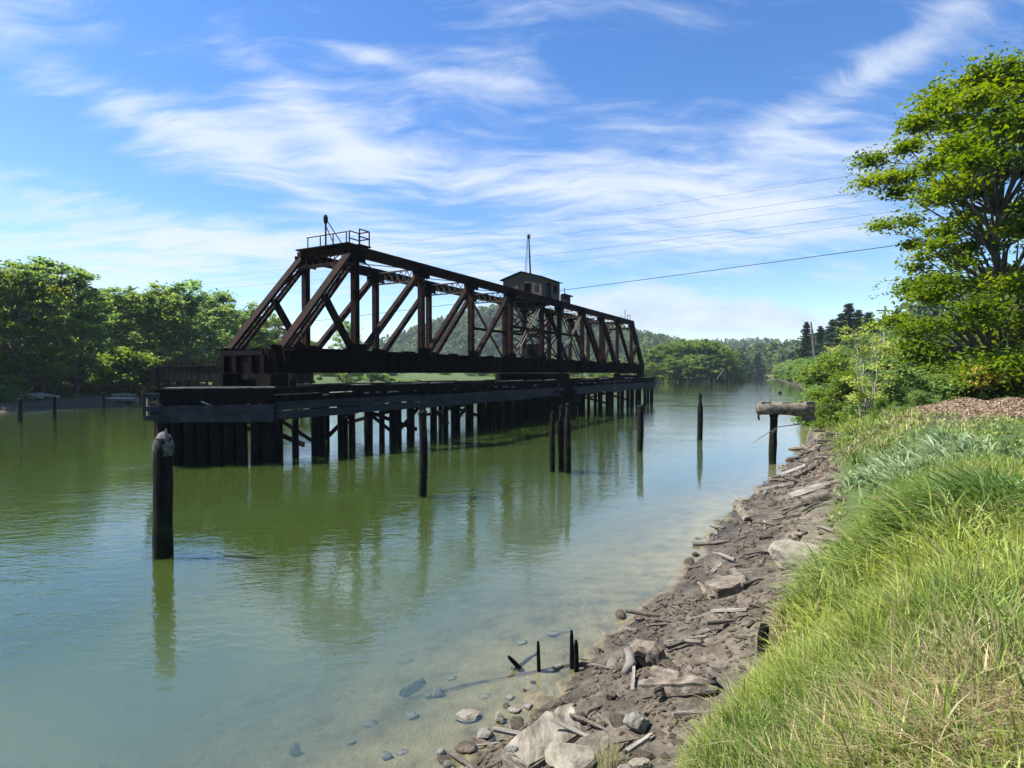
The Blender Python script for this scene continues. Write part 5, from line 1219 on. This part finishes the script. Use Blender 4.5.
# dry straw thatch lying near the lower right
def thatch():
    n = 9000; q = np.stack([rng.normal(DRY.x + .35, .5, n), rng.normal(DRY.y - .05, .32, n)], 1); q = q[(np.hypot(q[:, 0], q[:, 1]) > 1.2)]; n = len(q)
    col = np.array((.50, .39, .24)) * rng.uniform(.3, 1.3, (n, 1)); blades('dry_thatch', q, rng.uniform(.05, .24, n), np.full(n, .0026), rng.uniform(.8, 2.4, n), rng.normal(.3, .9, n) + math.pi * (rng.random(n) < .5), np.clip(col, 0, 1), 'dry straw thatch lying at the lower right of the bank')
thatch()
def stalks():
    n = 2600; q = scatter(n, 2.6, 13); L = land(q[:, 0], q[:, 1]); t = L['sr'] - L['mw']; m = (t > .05) & (L['sr'] > 0) & (rng.random(n) < .35 + .65 * np.exp(-((t - .4) / .6) ** 2)); q = q[m]; n = len(q)
    r = np.hypot(q[:, 0], q[:, 1]); h = rng.uniform(.28, .62, n); ld = rng.random(n) * 6.28; le = rng.uniform(.05, .5, n); col = np.array((.40, .31, .17)) * rng.uniform(.6, 1.3, (n, 1))
    blades('seed_stalks', q, h, .0016 * (.7 + r / 6), le, ld, np.clip(col, 0, 1), 'thin dry seed stalks standing above the bank grass')
    z = land(q[:, 0], q[:, 1])['z']; k = 7; f = rng.uniform(.72, 1.0, (n, k)); hx = le[:, None] * f * f * h[:, None]
    P = np.stack([q[:, 0:1] + np.cos(ld)[:, None] * hx, q[:, 1:2] + np.sin(ld)[:, None] * hx, z[:, None] - .02 + h[:, None] * (f - .42 * le[:, None] * f * f)], -1).reshape(-1, 3) + rng.normal(0, .006, (n * k, 3))
    o = leaf_cloud('seed_heads', P, np.repeat(.0050 * (.7 + r / 7), k), rng.random(n * k), leaf_mat('seed_heads', (.16, .12, .07), (.28, .22, .13), .3, (.36, .29, .18)), None, .1, .4); tag(o, 'feathery dry seed heads above the bank grass', 'grass', kind='stuff')
    n = 520; q = scatter(n, 2.4, 9, -5, 50); L = land(q[:, 0], q[:, 1]); m = (L['sr'] - L['mw'] > .6) & (vnoise(q[:, 0] * 1.4, q[:, 1] * 1.4, 71) > .5); q = q[m]; n = len(q); k = 16
    a = rng.random((n, k)) * 6.28; rr_ = rng.random((n, k)) * .10; x, y = q[:, 0:1] + np.cos(a) * rr_, q[:, 1:2] + np.sin(a) * rr_; z = land(q[:, 0], q[:, 1])['z'][:, None] + rng.uniform(.03, .2, (n, k))
    o = leaf_cloud('low_weeds', np.stack([x, y, z], -1).reshape(-1, 3), rng.uniform(.006, .017, n * k), np.clip(rng.normal(.5, .25, n * k), 0, 1), BUSH, None, 1.2, .6); tag(o, 'low broad-leaved weeds mixed into the bank grass', 'weeds', kind='stuff')
stalks()
# air: far hills pale slightly
def haze():
    m, t = new_mat('air'); v = t.n('ShaderNodeVolumePrincipled', {'Color': (.72, .84, 1, 1), 'Density': .00013, 'Anisotropy': .2})
    t.link(v.outputs[0], t.n('ShaderNodeOutputMaterial').inputs['Volume']); mb = MB(); mb.box((0, 0, 64), (5400, 5400, 138)); tag(mb.build('haze', m), 'thin clear haze softening the far hills', 'haze', kind='stuff')
haze()
# chips on the mulch heap
def mulch():
    n = 15000; q = np.stack([rng.normal(20, 3.6, n), rng.normal(22.0, 1.1, n)], 1); q[:, 1] += .15 * (q[:, 0] - 19); z = land(q[:, 0], q[:, 1])['z']
    o = leaf_cloud('bark_mulch', np.column_stack([q, z + .02]), rng.uniform(.02, .075, n), rng.random(n), leaf_mat('mulch_chips', (.13, .085, .052), (.27, .185, .115), .02, (.40, .30, .19)), None, .5, .35); tag(o, 'brown bark mulch heap behind the grass', 'mulch', kind='stuff')
mulch()
# a tuft on the mud
def tuft(u, v, n, hh, label, cat='grass tuft', cset=(GREEN1, STRAW), rad=.09):
    p = pick(u, v); q = np.stack([rng.normal(p.x, rad, n), rng.normal(p.y, rad, n)], 1); k = rng.random((n, 1)); col = cset[0] * (1 - k) + cset[1] * k
    o = blades('grass_tuft', q, rng.uniform(.5, 1.1, n) * hh, np.full(n, .003), rng.uniform(0, .5, n), rng.random(n) * 6.28, col, label, None); o['category'] = cat; o['group'] = 'tufts on the mud bank'; return o
tuft(607, 768, 90, .34, 'spiky grass tuft on the mud at the bottom edge'); tuft(816, 588, 120, .38, 'green tuft just below the pale boulder', rad=.12)
